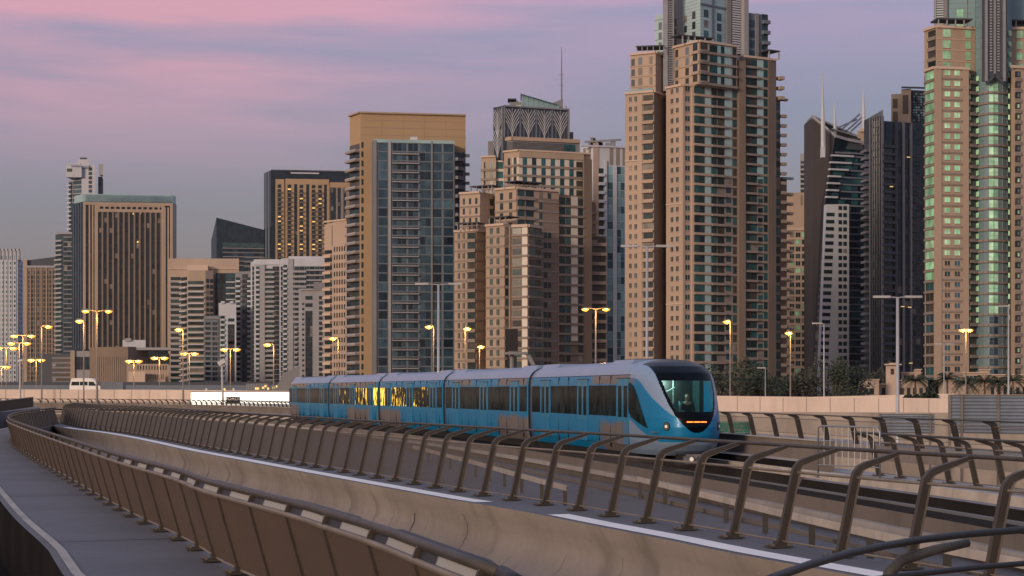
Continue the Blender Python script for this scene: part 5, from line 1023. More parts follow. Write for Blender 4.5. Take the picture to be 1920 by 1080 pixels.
for ci in range(5):
    s0, s1 = seams[ci]+(.2 if ci else 3.4), seams[ci+1]-.2
    mb = MB(); mb.att = []; n = max(8, int((s1-s0)/.6)); rows = []
    for i in range(n+1):
        s = s0+(s1-s0)*i/n; shr = 1.0
        if ci == 4 and s > s1-1.0: shr = 1-.16*((s-(s1-1.0))/1.0)**2
        r = []
        for (l, z) in ring:
            r.append(len(mb.v)); mb.v.append(sp(s, l*shr, z-(1-shr)*(z > 2.9)*.8)); mb.att.append((s, z, l))
        rows.append(r)
    for a, c in zip(rows, rows[1:]):
        for j in range(len(ring)-1):
            zm = (ring[j][1]+ring[j+1][1])/2; mb.f.append((a[j], c[j], c[j+1], a[j+1])); mb.m.append(mb.mi(rmat(zm)))
    for r, rev in ((rows[0], 0), (rows[-1], 1)):
        mb.f.append(tuple(r if not rev else reversed(r))); mb.m.append(mb.mi('train_under'))
    car = make('carriage', mb, train, smooth=True)
    car.data.polygons.foreach_set('use_smooth', [len(p.vertices) == 4 for p in car.data.polygons])
    # layout of doors and windows along the near and far side
    L = seams[ci+1]-seams[ci]; S = seams[ci]
    if ci == 0: doors = [4.15, 8.85, 15.6] ; doors = [4.2, 9.8, 15.8]; wins_ = [(5.1, 8.9), (10.7, 14.9), (16.7, 18.15)]
    else: doors = [S+L*.155, S+L*.5, S+L*.845]; wins_ = [(S+.45, S+L*.155-.95), (S+L*.155+.95, S+L*.5-.95), (S+L*.5+.95, S+L*.845-.95), (S+L*.845+.95, S+L-.45)]
    for side in (-1, 1):
        def quad(mb, a, b2, z0, z1, lo, m, n=3, th=.05):
            for i in range(n):
                u0, u1 = a+(b2-a)*i/n, a+(b2-a)*(i+1)/n
                x = [sp(u0, side*lo, z0), sp(u1, side*lo, z0), sp(u1, side*(lo-th), z0), sp(u0, side*(lo-th), z0), sp(u0, side*lo, z1), sp(u1, side*lo, z1), sp(u1, side*(lo-th), z1), sp(u0, side*(lo-th), z1)]
                mb.hexa(x, m)
                if mb.att is not None: mb.att += [(u0, z0, 0)]*8
        for k, (a, b2) in enumerate(wins_):
            mb = MB(); mb.att = []
            lit = (abs((a+b2)/2-52.5) < 14) and side < 0  # near-side windows that carry the painted gold reflections
            quad(mb, a, b2, 1.60, 2.70, 1.362, 'train_glass_glint' if lit else 'train_glass', 4); make('window', mb, car)
        for dc in doors:
            mb = MB(); mb.att = []
            for sg in (-1, 1):
                a, b2 = (dc-.72, dc-.012) if sg < 0 else (dc+.012, dc+.72)
                quad(mb, a, b2, .62, 1.42, 1.368, 'train_blue', 1); quad(mb, a, b2, 1.42, 2.93, 1.368, 'door_blue', 1); quad(mb, a+.12, b2-.12, 1.58, 2.68, 1.374, 'train_glass', 1, .03)
            quad(mb, dc-.80, dc+.80, 2.93, 2.965, 1.385, 'dsteel', 1, .06)
            make('door', mb, car)
    mb = MB()
    for side in (-1, 1):
        s = s0+.9
        while s < s1-.3:
            if min(abs(s-dc) for dc in doors) > .95:
                for (za, zb3) in ((.48, 1.58), (2.74, 3.04)):
                    mb.hexa([sp(s, side*1.30, za), sp(s+.022, side*1.30, za), sp(s+.022, side*1.359, za), sp(s, side*1.359, za), sp(s, side*1.30, zb3), sp(s+.022, side*1.30, zb3), sp(s+.022, side*1.352, zb3), sp(s, side*1.352, zb3)], 'train_under')
            s += 1.55
        for k in range(12):
            a, b2 = s0+(s1-s0)*k/12, s0+(s1-s0)*(k+1)/12
            for zz, w in ((.60, 1.305), (3.06, 1.312)): mb.hexa([sp(a, side*(w-.03), zz), sp(b2, side*(w-.03), zz), sp(b2, side*w, zz), sp(a, side*w, zz), sp(a, side*(w-.03), zz+.018), sp(b2, side*(w-.03), zz+.018), sp(b2, side*w, zz+.018), sp(a, side*w, zz+.018)], 'train_under')
    make('panel_joints', mb, car)
    # roof equipment near the joints
    for e, sg in ((seams[ci]+(.5 if ci else 4.6), 1), (seams[ci+1]-.5, -1)):
        mb = MB(); a, b2 = sorted((e, e+sg*2.6))
        mb.hexa([sp(a, -.98, 3.38), sp(b2, -.98, 3.38), sp(b2, .98, 3.38), sp(a, .98, 3.38), sp(a, -.80, 3.625), sp(b2, -.80, 3.625), sp(b2, .80, 3.625), sp(a, .80, 3.625)], 'train_silver')
        for k in range(5): mb.hexa([sp(a+.15+k*.5, -.7, 3.62), sp(a+.45+k*.5, -.7, 3.62), sp(a+.45+k*.5, .7, 3.62), sp(a+.15+k*.5, .7, 3.62), sp(a+.15+k*.5, -.7, 3.65), sp(a+.45+k*.5, -.7, 3.65), sp(a+.45+k*.5, .7, 3.65), sp(a+.15+k*.5, .7, 3.65)], 'rail_dark')
        make('roof_unit', mb, car)
    if ci < 4:
        mb = MB(); rows = []
        for k in range(7):
            s = seams[ci+1]-.22+.44*k/6; sh = .955 if k % 2 else .985; rows.append([len(mb.v)+j for j in range(len(ring))]); mb.v += [sp(s, l*sh, .3+(z-.3)*sh) for l, z in ring]
        for a, c in zip(rows, rows[1:]):
            for j in range(len(ring)-1): mb.f.append((a[j], c[j], c[j+1], a[j+1])); mb.m.append(mb.mi('black'))
        make('gangway', mb, car)
    # underframe and bogies
    mb = MB(); n = 8
    for i in range(n):
        a, b2 = s0+(s1-s0)*i/n, s0+(s1-s0)*(i+1)/n
        mb.hexa([sp(a, -.95, .02), sp(b2, -.95, .02), sp(b2, .95, .02), sp(a, .95, .02), sp(a, -1.1, .36), sp(b2, -1.1, .36), sp(b2, 1.1, .36), sp(a, 1.1, .36)], 'train_under')
    for sb in (s0+2.2, s1-2.6):
        for ds in (-1.0, 1.0):
            for l in (-.78, .78):
                c = Vector(sp(sb+ds, l, .15)); mb.tube([c+Vector((-.07, 0, 0)), c+Vector((.07, 0, 0))], .42, 'train_under', 14)
    make('bogie', mb, car)
    if ci == 0: car0 = car
# --- streamlined nose
def f_top(z):   # front extent at height z, as distance behind the tip
    T = [(.34, .75), (.5, .42), (.7, .20), (1.0, .04), (1.3, .0), (1.6, .06), (2.0, .24), (2.4, .48), (2.8, .80), (3.12, 1.12), (3.34, 1.5), (3.49, 2.0), (3.57, 2.6), (3.61, 3.1)]
    for (a, x), (b2, y) in zip(T, T[1:]):
        if a <= z <= b2: return x+(y-x)*(z-a)/(b2-a)
    return .75 if z < .34 else 3.1
SB = 3.42
def lerp_t(T, x):
    if x <= T[0][0]: return T[0][1]
    for (a, p), (b2, q) in zip(T, T[1:]):
        if a <= x <= b2: return p+(q-p)*(x-a)/(b2-a)
    return T[-1][1]
MASK = [(1.10, 0), (1.14, .16), (1.22, .30), (1.40, .48), (1.67, .66), (2.0, .79), (2.36, .88), (2.8, .95), (3.1, .98), (3.4, 1.0), (3.7, 1.02)]
SILV = [(0, 1.1), (.60, 1.58), (.75, 1.70), (.95, 1.92), (1.12, 2.2), (1.24, 2.55), (1.30, 2.86), (1.36, 3.07)]
def region(s, l, z):
    al = abs(l)
    mw = lerp_t(MASK, z) if z > 1.10 else -1
    if al < mw and s < 3.0:
        if 1.80 < z < 2.84 and al < mw-.09: return 'glass'
        if z > 1.10: return 'train_black'
    if z > lerp_t(SILV, al) and z > 1.5: return 'train_silver'
    if z < .80 + max(0, s-.9)*.30: return 'train_silver'
    return 'train_blue'
NZ, NF = 132, 150; mb = MB(); mb.att = []; gl = MB(); ids = []
zs = [.34+(3.61-.34)*(1-(1-i/NZ)**1.35) for i in range(NZ+1)]
grid = []
for z in zs:
    w = Wz(z); sf = f_top(z); n_ = 2.7; row = []
    for j in range(NF+1):
        ph = -math.pi/2+math.pi*j/NF; sn, cs = math.sin(ph), math.cos(ph)
        l = w*math.copysign(abs(sn)**(2/n_), sn); s = SB-(SB-sf)*abs(cs)**(2/n_); row.append((s, l, z))
    grid.append(row)
vid = {}
def vget(m, d, i, j):
    if (i, j) not in d:
        s, l, z = grid[i][j]; d[(i, j)] = len(m.v); m.v.append(sp(s, l, z))
        if m.att is not None: m.att.append((s, z, l))
    return d[(i, j)]
d1, d2 = {}, {}
for i in range(NZ):
    for j in range(NF):
        s = (grid[i][j][0]+grid[i+1][j+1][0])/2; l = (grid[i][j][1]+grid[i+1][j+1][1])/2; z = (zs[i]+zs[i+1])/2
        r = region(s, l, z); m, d = (gl, d2) if r == 'glass' else (mb, d1)
        m.f.append((vget(m, d, i, j), vget(m, d, i, j+1), vget(m, d, i+1, j+1), vget(m, d, i+1, j))); m.m.append(m.mi('windscreen' if r == 'glass' else r))
gl.att = None
nose = make('cab_nose', mb, car0, smooth=True)
make('windscreen', gl, car0, smooth=True)
# side cab window (dark, outlined by the blue)
for side in (-1, 1):
    m = MB(); poly = [(3.47, 2.76), (3.30, 2.80), (2.85, 2.66), (2.45, 2.34), (2.0, 1.82), (1.5, 1.25), (1.62, 1.25), (3.15, 1.60), (3.5, 1.80), (3.52, 2.2)]
    def surf(s, z, off=.012):
        w = Wz(z); sf = f_top(z); f = max(0, min(1, (SB-s)/(SB-sf))); lw = w*(1-f**2.7)**(1/2.7); return sp(s, side*(lw+off), z)
    # fan of thin slices across s
    ss = [1.5+(3.52-1.5)*k/24 for k in range(25)]
    def span(s):
        zz = []
        for (a, za), (b2, zb2) in zip(poly, poly[1:]+poly[:1]):
            if (a-s)*(b2-s) <= 0 and a != b2: zz.append(za+(zb2-za)*(s-a)/(b2-a))
        return (min(zz), max(zz)) if zz else (1.25, 1.25)
    for a, b2 in zip(ss, ss[1:]):
        (a0, a1), (c0, c1) = span(a+1e-4), span(b2-1e-4)
        for k in range(4):
            f0, f1 = k/4, (k+1)/4
            m.face([surf(a, a0+(a1-a0)*f0), surf(b2, c0+(c1-c0)*f0), surf(b2, c0+(c1-c0)*f1), surf(a, a0+(a1-a0)*f1)], 'train_glass')
    make('side_window', m, car0)
def nose_pt(l, z, off=0.0):
    w = Wz(z); sf = f_top(z); s = SB-(SB-sf)*max(0, 1-abs(l/w)**2.7)**(1/2.7); return Vector(sp(s-off, l, z))
fwd = (Vector(sp(0, 0, 1))-Vector(sp(1, 0, 1))).normalized(); rt = Vector((-fwd.y, fwd.x, 0))
# red light strip, headlights
for k in range(3):
    m = MB(); l0 = -.335+k*.235
    for (a, b2) in ((l0, l0+.2),): m.bar(nose_pt(a, 1.475, .02), nose_pt(b2, 1.475, .02), .03, .035, 'red_led')
    make('marker_light', m, car0)
for l in (-.90, .90):
    p = nose_pt(l, 1.32); nr = (nose_pt(l, 1.32)-nose_pt(l*.8, 1.32)); tz = nose_pt(l, 1.42)-nose_pt(l, 1.22); nrm = tz.cross(nr).normalized()
    if nrm.dot(fwd) < 0: nrm = -nrm
    m = MB(); m.tube([p-nrm*.1, p+nrm*.015], .145, 'black', 20); m.tube([p+nrm*.016, p+nrm*.03], .115, 'lamp_glass', 20); m.tube([p+nrm*.031, p+nrm*.036], .05, 'headlamp_white', 12); make('headlight', m, car0, smooth=False)
# front skirt, coupler
m = MB(); c = Vector(sp(.55, .02, .28))
m.box(c.x-.55, c.x+.55, c.y+.05, c.y+.6, .02, .46, 'black')
make('coupler_pocket', m, car0)
m = MB(); c = Vector(sp(.28, .02, .24)); m.box(c.x-.30, c.x+.30, c.y-.05, c.y+.5, .08, .40, 'coupler'); m.tube([c+Vector((-.13, -.051, .0)), c+Vector((-.13, -.12, .0))], .10, 'coupler', 14); m.tube([c+Vector((-.13, -.121, .0)), c+Vector((-.13, -.14, .0))], .07, 'headlamp_white', 14); m.tube([c+Vector((.13, -.051, 0)), c+Vector((.13, -.09, 0))], .12, 'coupler', 14); m.tube([c+Vector((.13, -.091, 0)), c+Vector((.13, -.10, 0))], .09, 'black', 14)
for sx in (-.33, .33): m.box(c.x+sx-.05, c.x+sx+.05, c.y, c.y+.3, .16, .32, 'coupler')
make('coupler', m, car0)
# cab interior
m = MB(); 
def ibox(s0, s1, l0, l1, z0, z1, mt): m.hexa([sp(s1, l0, z0), sp(s1, l1, z0), sp(s0, l1, z0), sp(s0, l0, z0), sp(s1, l0, z1), sp(s1, l1, z1), sp(s0, l1, z1), sp(s0, l0, z1)], mt)
ibox(.9, 9, -1.2, 1.2, 1.10, 1.14, 'deck_grey'); ibox(2.2, 3.4, -.7, .7, 3.02, 3.06, 'cab_wall'); ibox(3.4, 9, -1.1, 1.1, 3.02, 3.06, 'cab_wall'); ibox(8.9, 9.0, -1.2, 1.2, 1.14, 3.02, 'cab_wall')
ibox(3.0, 9, -1.24, -1.2, 1.14, 1.6, 'cab_wall'); ibox(3.0, 9, 1.2, 1.24, 1.14, 1.6, 'cab_wall'); ibox(3.4, 4.2, -1.2, -.95, 1.14, 3.0, 'cab_wall'); ibox(3.4, 4.2, .95, 1.2, 1.14, 3.0, 'cab_wall'); ibox(5.4, 5.5, -1.2, -.55, 1.14, 3.0, 'cab_wall'); ibox(5.4, 5.5, .55, 1.2, 1.14, 3.0, 'cab_wall')
ibox(.95, 1.5, -.7, .7, 1.14, 1.74, 'black')
make('cab_interior', m, car0)
m = MB()
ibox(2.2, 2.8, -.75, -.25, 1.14, 1.62, 'seat_blue'); ibox(2.75, 2.9, -.75, -.25, 1.6, 2.2, 'seat_blue'); ibox(2.2, 2.8, .28, .8, 1.14, 1.62, 'seat_blue'); ibox(2.75, 2.9, .28, .8, 1.6, 2.15, 'seat_blue'); ibox(2.75, 2.9, -.2, .22, 1.5, 2.05, 'seat_blue')
make('seats', m, car0)
m = MB(); ibox(1.9, 5.2, -.5, .15, 2.99, 3.015, 'cab_light'); ibox(5.6, 8.6, -.2, .2, 2.99, 3.015, 'cab_light')
make('ceiling_light', m, car0)
m = MB()
for (s, l) in ((3.1, -.35), (3.1, .15), (2.3, -.85), (4.6, .5)): a = Vector(sp(s, l, 1.14)); m.tube([a, (a.x, a.y, 3.0)], .022, 'pole_light', 6)
a, b2 = Vector(sp(2.6, -.45, 2.35)), Vector(sp(2.6, .05, 2.62)); m.tube([a, b2], .03, 'pole_light', 6)
make('grab_pole', m, car0)
ld = bpy.data.lights.new('cab_lamp', 'POINT'); ld.energy = 120; ld.color = (.55, 1, .85); ld.shadow_soft_size = .3
lo = bpy.data.objects.new('cab_lamp', ld); COL.objects.link(lo); lo.parent = train; lo.location = Vector(sp(3.25, -.15, 2.8))-train.location

# passenger seated behind the windscreen
def skin_body(name, verts, edges, radii, mt, root_i=0, levels=2):
    me = bpy.data.meshes.new(name); me.from_pydata(verts, edges, []); o = bpy.data.objects.new(name, me); COL.objects.link(o)
    sk = o.modifiers.new('skin', 'SKIN'); sk.use_smooth_shade = True
    for i, r in enumerate(radii): me.skin_vertices[0].data[i].radius = r if isinstance(r, tuple) else (r, r)
    me.skin_vertices[0].data[root_i].use_root = True
    o.modifiers.new('sub', 'SUBSURF').levels = levels; o.modifiers['sub'].render_levels = levels
    bpy.context.view_layer.update(); dg = bpy.context.evaluated_depsgraph_get(); m2 = bpy.data.meshes.new_from_object(o.evaluated_get(dg)); m2.name = name
    bpy.data.objects.remove(o); m2.materials.clear(); m2.materials.append(MATS[mt]); m2.polygons.foreach_set('use_smooth', [True]*len(m2.polygons)); return m2
def passenger():
    P = [(0, 0, 0), (0, -.02, .16), (0, -.03, .34), (0, -.02, .46), (0, -.02, .53), (0, -.04, .60), (0, -.05, .69), (0, -.03, .76),
         (.17, -.02, .43), (.22, -.10, .20), (.14, -.30, .12), (.08, -.40, .12), (-.17, -.02, .43), (-.22, -.10, .20), (-.14, -.30, .12), (-.08, -.40, .12),
         (.10, -.12, -.02), (.13, -.45, .0), (.13, -.46, -.38), (.13, -.58, -.42), (-.10, -.12, -.02), (-.13, -.45, .0), (-.13, -.46, -.38), (-.13, -.58, -.42)]
    E = [(0, 1), (1, 2), (2, 3), (3, 4), (4, 5), (5, 6), (6, 7), (3, 8), (8, 9), (9, 10), (10, 11), (3, 12), (12, 13), (13, 14), (14, 15), (0, 16), (16, 17), (17, 18), (18, 19), (0, 20), (20, 21), (21, 22), (22, 23)]
    r = [(.15, .11), (.13, .10), (.16, .11), (.12, .08), .05, (.075, .085), (.08, .095), (.055, .06), .055, .042, .034, .03, .055, .042, .034, .03, .085, .065, .048, .04, .085, .065, .048, .04]
    root = empty('person', sp(2.45, .45, 1.62), 'woman with dark hair in dark clothes seated behind the train windscreen', 'person', rz=0.08)
    body = bpy.data.objects.new('body', skin_body('body', P, E, r, 'skin')); COL.objects.link(body); body.parent = root
    # clothing: a slightly larger skin over torso, arms and legs
    ci = [0, 1, 2, 3, 8, 9, 10, 12, 13, 14, 16, 17, 18, 20, 21, 22]; mp_ = {k: i for i, k in enumerate(ci)}
    e2 = [(mp_[a], mp_[c]) for a, c in E if a in mp_ and c in mp_]; r2 = [tuple(x+.014 for x in (r[k] if isinstance(r[k], tuple) else (r[k], r[k]))) for k in ci]
    cl = bpy.data.objects.new('clothing', skin_body('clothing', [P[k] for k in ci], e2, r2, 'cloth_dark')); COL.objects.link(cl); cl.parent = root
    hm = skin_body('hair', [(0, .0, .78), (0, .045, .70), (0, .06, .60), (0, .05, .50)], [(0, 1), (1, 2), (2, 3)], [(.085, .08), (.095, .06), (.085, .04), (.06, .03)], 'hair')
    h = bpy.data.objects.new('hair', hm); COL.objects.link(h); h.parent = root
    f = MB()   # eyes, mouth, nose
    for sx in (-.033, .033): f.box(sx-.013, sx+.013, -.142, -.12, .665, .676, 'hair')
    f.box(-.022, .022, -.135, -.11, .600, .609, 'seat_blue'); f.prism([(-.012, -.13), (.012, -.13), (.0, -.165)], .628, .655, 'skin')
    o = make('face', f, None); o.parent = root; o.location = (0, 0, 0)
passenger()

# ------------------------------------------------------------------ crowd barrier, corrugated fences, signs, billboards
root = empty('crowd_barrier', P3(1587, 880, 44), 'grey steel crowd barrier with vertical bars standing on the train deck at the right', 'barrier')
A0, A1 = P3(1534, 880, 44), P3(1650, 886, 42.3); H = 1.12
mb = MB(); up = Vector((0, 0, 1))
mb.tube([A0-up*.2, A0+up*(H-.12), A0+up*(H-.03)+(A1-A0).normalized()*.03, A0+up*H+(A1-A0).normalized()*.12, A1+up*H-(A1-A0).normalized()*.12, A1+up*(H-.12), A1-up*.2], .024, 'steel', 8); make('frame', mb, root, smooth=True)
mb = MB(); mb.tube([A0+up*.12, A1+up*.12], .018, 'steel', 6); make('bottom_bar', mb, root)
for i in range(1, 10):
    p = A0.lerp(A1, i/10); mb = MB(); mb.tube([p+up*.12, p+up*H], .012, 'steel', 6); make('bar', mb, root)
for p in (A0, A1):
    mb = MB(); mb.bar(p+Vector((0, -.3, -.2)), p+Vector((0, .3, -.2)), .04, .03, 'steel'); make('foot', mb, root)

def corr(name, label, x0, x1, y0, y1, D0, D1, rows, posts):
    a, c = W(x0, D0), W(x1, D1); root = empty(name, ((a.x+c.x)/2, (a.y+c.y)/2, GND), label, 'fence', 'corrugated metal fences')
    z1, z0 = Z(y0, D0), Z(y1, D0); z0 = max(z0, -1.5); mb = MB(); h = (z1-z0)/rows; e = (c-a).normalized(); n = Vector((e.y, -e.x))
    for i in range(rows):
        zz = z0+h*i
        for (za, zb2, d0, d1) in ((0, .45, .0, .07), (.45, .55, .07, .07), (.55, 1.0, .07, .0)):
            p = [a+n*d0, c+n*d0, c+n*d1, a+n*d1]; mb.face([(p[0].x, p[0].y, zz+za*h), (p[1].x, p[1].y, zz+za*h), (p[2].x, p[2].y, zz+zb2*h), (p[3].x, p[3].y, zz+zb2*h)], 'corrugated')
    b0, b1 = a-n*.04, c-n*.04; mb.prism([a-n*.005, c-n*.005, b1, b0], z0, z1, 'corrugated'); make('sheeting', mb, root)
    for px in posts:
        f = (px-x0)/(x1-x0); q = a.lerp(c, f)+n*.12; mb = MB(); mb.box(q.x-.09, q.x+.09, q.y-.06, q.y+.06, GND, z1+.05, 'pole'); make('post', mb, root)
    mb = MB(); mb.bar((a.x, a.y-.05, z1+.03), (c.x, c.y-.05, z1+.03), .1, .06, 'pole'); make('top_rail', mb, root)
corr('corrugated_fence', 'tall blue grey corrugated metal fence at the right edge below the villas', 1780, 2040, 741, 812, 118, 112, 11, (1782, 1806, 1876, 1950, 2020))
corr('corrugated_fence', 'low blue grey corrugated metal fence under the flyover wall left of the tall one', 1648, 1752, 776, 812, 140, 138, 6, (1650, 1745))
# green direction sign
root = empty('road_sign', (P3(1375, 800, 119).x, 119, GND), 'green direction sign with white Arabic and Latin lettering beside the train front', 'sign')
mb = MB(); a, c = P3(1320, 813, 119), P3(1407, 790.5, 119); mb.box(a.x, c.x, 119, 119.15, a.z, c.z, 'green_sign'); make('panel', mb, root)
mb = MB()
for (x0, x1, z0, z1) in ((a.x+.06, c.x-.06, c.z-.09, c.z-.055), (a.x+.06, c.x-.06, a.z+.055, a.z+.09), (c.x-.09, c.x-.055, a.z+.07, c.z-.07)): mb.box(x0, x1, 118.97, 118.999, z0, z1, 'sign_white')
make('border', mb, root)
for px in (1345, 1400):
    w = W(px, 119.3); mb = MB(); mb.box(w.x-.1, w.x+.1, 119.2, 119.4, GND, c.z, 'pole'); make('post', mb, root)
def text(body, size, loc, mt, parent, name='lettering', rot=(R(90), 0, 0), ext=.01, align='CENTER'):
    cu = bpy.data.curves.new(name, 'FONT'); cu.body = body; cu.size = size; cu.extrude = ext; cu.align_x = align
    t = bpy.data.objects.new(name, cu); COL.objects.link(t); bpy.context.view_layer.update(); me = bpy.data.meshes.new_from_object(t.evaluated_get(bpy.context.evaluated_depsgraph_get())); bpy.data.objects.remove(t)
    me.materials.clear(); me.materials.append(MATS[mt]); o = bpy.data.objects.new(name, me); COL.objects.link(o); o.rotation_euler = rot
    if parent: o.parent = parent; o.location = Vector(loc)-parent.location
    else: o.location = loc
    return o
text('Al Barsha', .36, (P3(1371, 808.5, 118.9).x, 118.95, Z(808.5, 118.9)), 'sign_white', root); text('St', .34, (P3(1392, 808.5, 118.9).x, 118.95, Z(808.5, 118.9)), 'sign_white', root)
text('\u0627\u0644\u0628\u0631\u0634\u0627\u0621', .34, (P3(1374, 799.5, 118.9).x, 118.95, Z(799.5, 118.9)), 'sign_white', root); text('\u0634\u0627\u0631\u0639', .34, (P3(1398, 799.5, 118.9).x, 118.95, Z(799.5, 118.9)), 'sign_white', root)
# bright hoarding
root = empty('lit_hoarding', (P3(450, 745, 228).x, 228, GND), 'long glowing white hoarding left of the train tail', 'billboard')
mb = MB(); a, c = P3(358, 758, 228), P3(575, 735.5, 228); mb.box(a.x, c.x, 228, 228.4, a.z-1, c.z, 'screen_lit'); make('lit_face', mb, root)
mb = MB(); mb.box(a.x-.1, c.x, 227.9, 228.5, c.z, c.z+.12, 'wgrey'); make('frame', mb, root)
for px in (370, 440, 520):
    w = W(px, 229); mb = MB(); mb.box(w.x-.2, w.x+.2, 229, 229.4, GND, c.z, 'pole'); make('post', mb, root)
root2 = empty('black_sign', (P3(437, 748, 226).x, 226, GND), 'small black sign with white lettering in front of the glowing hoarding', 'sign')
mb = MB(); a, c = P3(424, 753, 226), P3(450, 743.5, 226); mb.box(a.x, c.x, 226, 226.2, a.z-.3, c.z, 'black'); make('panel', mb, root2)
mb = MB(); mb.box(a.x+.6, a.x+.75, 226.05, 226.15, GND, a.z, 'pole'); make('post', mb, root2)
text('OOAOO', .62, (P3(437, 749, 225.9).x, 225.93, Z(750.2, 225.9)), 'white_car', root2)

# ------------------------------------------------------------------ lamp posts
def lamp(kind, label, px, yt, D, r=.13, arm=1.9, lit=True, side=0, tilt=.12, group='street lamps', yb=None):
    w = W(px, D); zt = Z(yt, D); zb = GND if yb is None else Z(yb, D)
    root = empty('street_lamp', (w.x, w.y, zb), label, 'lamp post', group)
    mb = MB(); mb.tube([(w.x, w.y, zb), (w.x, w.y, zb+.5), (w.x, w.y, zt)], [r*1.3, r, r*.62], 'pole' if lit else 'pole_light', 8); make('pole', mb, root, smooth=True)
    sides = {'double': (-1, 1), 'single': (side or -1,)}[kind]
    for s in sides:
        mb = MB(); e = Vector((w.x+s*arm, w.y, zt+arm*tilt)); mb.tube([(w.x, w.y, zt-.05), e], [.06, .045], 'pole' if lit else 'pole_light', 6); make('arm', mb, root)
        mb = MB(); k = .55 if lit else 1.25
        mb.hexa([e+Vector((s*a, b2, c)) for c in (-.10, .10) for (a, b2) in ((-.25, -.16), (k, -.12), (k, .12), (-.25, .16))], 'dsteel' if lit else 'pole_light'); h = make('lamp_head', mb, root)
        if lit:
            mb = MB(); k2 = D/230; cc = e+Vector((s*.15, 0, -.10))
            for (hw, hh, mt, yy) in ((.50, .20, 'lamp_lit', 0), (.22, .10, 'lamp_core', -.22)):
                mb.tube([cc+Vector((-hw*k2, yy*k2, -hh*.5*k2)), cc+Vector((-hw*.6*k2, yy*k2, -hh*.8*k2)), cc+Vector((0, yy*k2, -hh*k2)), cc+Vector((hw*.6*k2, yy*k2, -hh*.8*k2)), cc+Vector((hw*k2, yy*k2, -hh*.5*k2))], [.04*k2, hh*.8*k2, hh*1.1*k2, hh*.8*k2, .04*k2], mt, 8)
            make('bulb', mb, h)
    if lit:
        ld = bpy.data.lights.new('lamp_light', 'POINT'); ld.energy = 420*(D/200)**1.0; ld.color = (1, .5, .12); ld.shadow_soft_size = .3
        lo = bpy.data.objects.new('lamp_light', ld); COL.objects.link(lo); lo.parent = root; lo.location = Vector((0, -.7, zt-zb-.5))
L = lamp
L('double', 'tall lit twin arm lamp post in front of the broad brown striped tower', 182, 583, 205, .17, 1.25)
L('double', 'lit twin arm lamp post at the far left, highest of the left cluster', 43, 629, 260, arm=1.2)
L('double', 'lit twin arm lamp post at the far left, right one of the left cluster', 36, 643, 300, arm=1.3)
L('double', 'lit twin arm lamp post at the left edge, lower one of the left cluster', 12, 652, 330, arm=1.3)
L('double', 'small lit lamp post at the very left edge near the ground', 3, 687, 420, arm=1.2)
L('single', 'lit single arm lamp post facing right in front of the brown rounded tower', 78, 611, 250, arm=.9, side=1)
L('double', 'small lit twin arm lamp post below the brown rounded tower', 68, 674, 400, arm=1.1)
L('single', 'thin lit single lamp post just left of the broad striped tower centre', 157, 600, 230, arm=.5, side=-1)
L('double', 'small lit twin arm lamp post before the ribbed tan podium, left of two', 251, 676, 420, arm=1.1)
L('double', 'small lit twin arm lamp post before the ribbed tan podium, right of two', 299, 670, 400, arm=1.1)
L('single', 'lit single arm lamp post at the left end of the pinkish stepped block', 343, 616, 240, arm=.5, side=-1)
L('double', 'lit twin arm lamp post in front of the pinkish stepped block', 355, 662, 370, arm=1.1)
L('double', 'lit twin arm lamp post in front of the low pale grey block', 432, 654, 300, arm=1.0)
L('single', 'lit single arm lamp post before the light grey tower with the blank pier', 513, 645, 280, arm=.95, side=-1)
L('single', 'lit single arm lamp post before the pinkish tower with the blank top storey', 634, 633, 260, arm=.7, side=-1)
L('single', 'lit single arm lamp post before the blue glass front of the ochre tower', 813, 611, 250, arm=.6, side=-1)
L('single', 'lit single lamp post before the left wing of the stepped tan tower', 872, 614, 270, arm=.25, side=1)
L('single', 'short lit lamp post just above the middle of the train', 899, 648, 330, arm=.2, side=1)
L('double', 'brightly lit twin arm lamp post between the stepped tan tower and the tallest tower', 1117, 579, 210, .15, 1.15)
L('single', 'lit single lamp post before the glazed face of the tallest tower', 1369, 601, 235, arm=.35, side=-1)
L('single', 'lit single lamp post at the right foot of the tallest tower', 1482, 622, 250, arm=.12, side=-1)
L('double', 'lit lamp post with close heads before the green windowed tower', 1811, 617, 260, arm=.4)
L('double', 'unlit grey T shaped lamp mast before the blue glass front of the ochre tower', 822, 533, 190, .2, 1.35, lit=False, tilt=.03, group='unlit T shaped lamp masts')
L('double', 'unlit grey T shaped lamp mast before the left wing of the tallest tower', 1213, 462, 150, .17, 1.05, lit=False, tilt=.03, group='unlit T shaped lamp masts')
L('double', 'unlit grey T shaped lamp mast before the almost black finned tower', 1683, 557, 150, .2, .9, lit=False, tilt=.03, group='unlit T shaped lamp masts')
L('double', 'small unlit T shaped lamp mast with a low pole before the green windowed tower', 1770, 645, 300, .12, .5, lit=False, tilt=.0, group='unlit T shaped lamp masts')
L('single', 'thin unlit mast at the right edge beside the glass bay', 1891, 574, 230, .16, .1, lit=False, group='unlit T shaped lamp masts')
L('single', 'thin unlit lamp post before the white stone front of the sail shaped tower', 1545, 607, 250, .12, .5, lit=False, group='unlit T shaped lamp masts')
L('single', 'thin unlit pole just right of the train front before the trees', 1435, 690, 300, .1, .2, lit=False, group='unlit T shaped lamp masts')
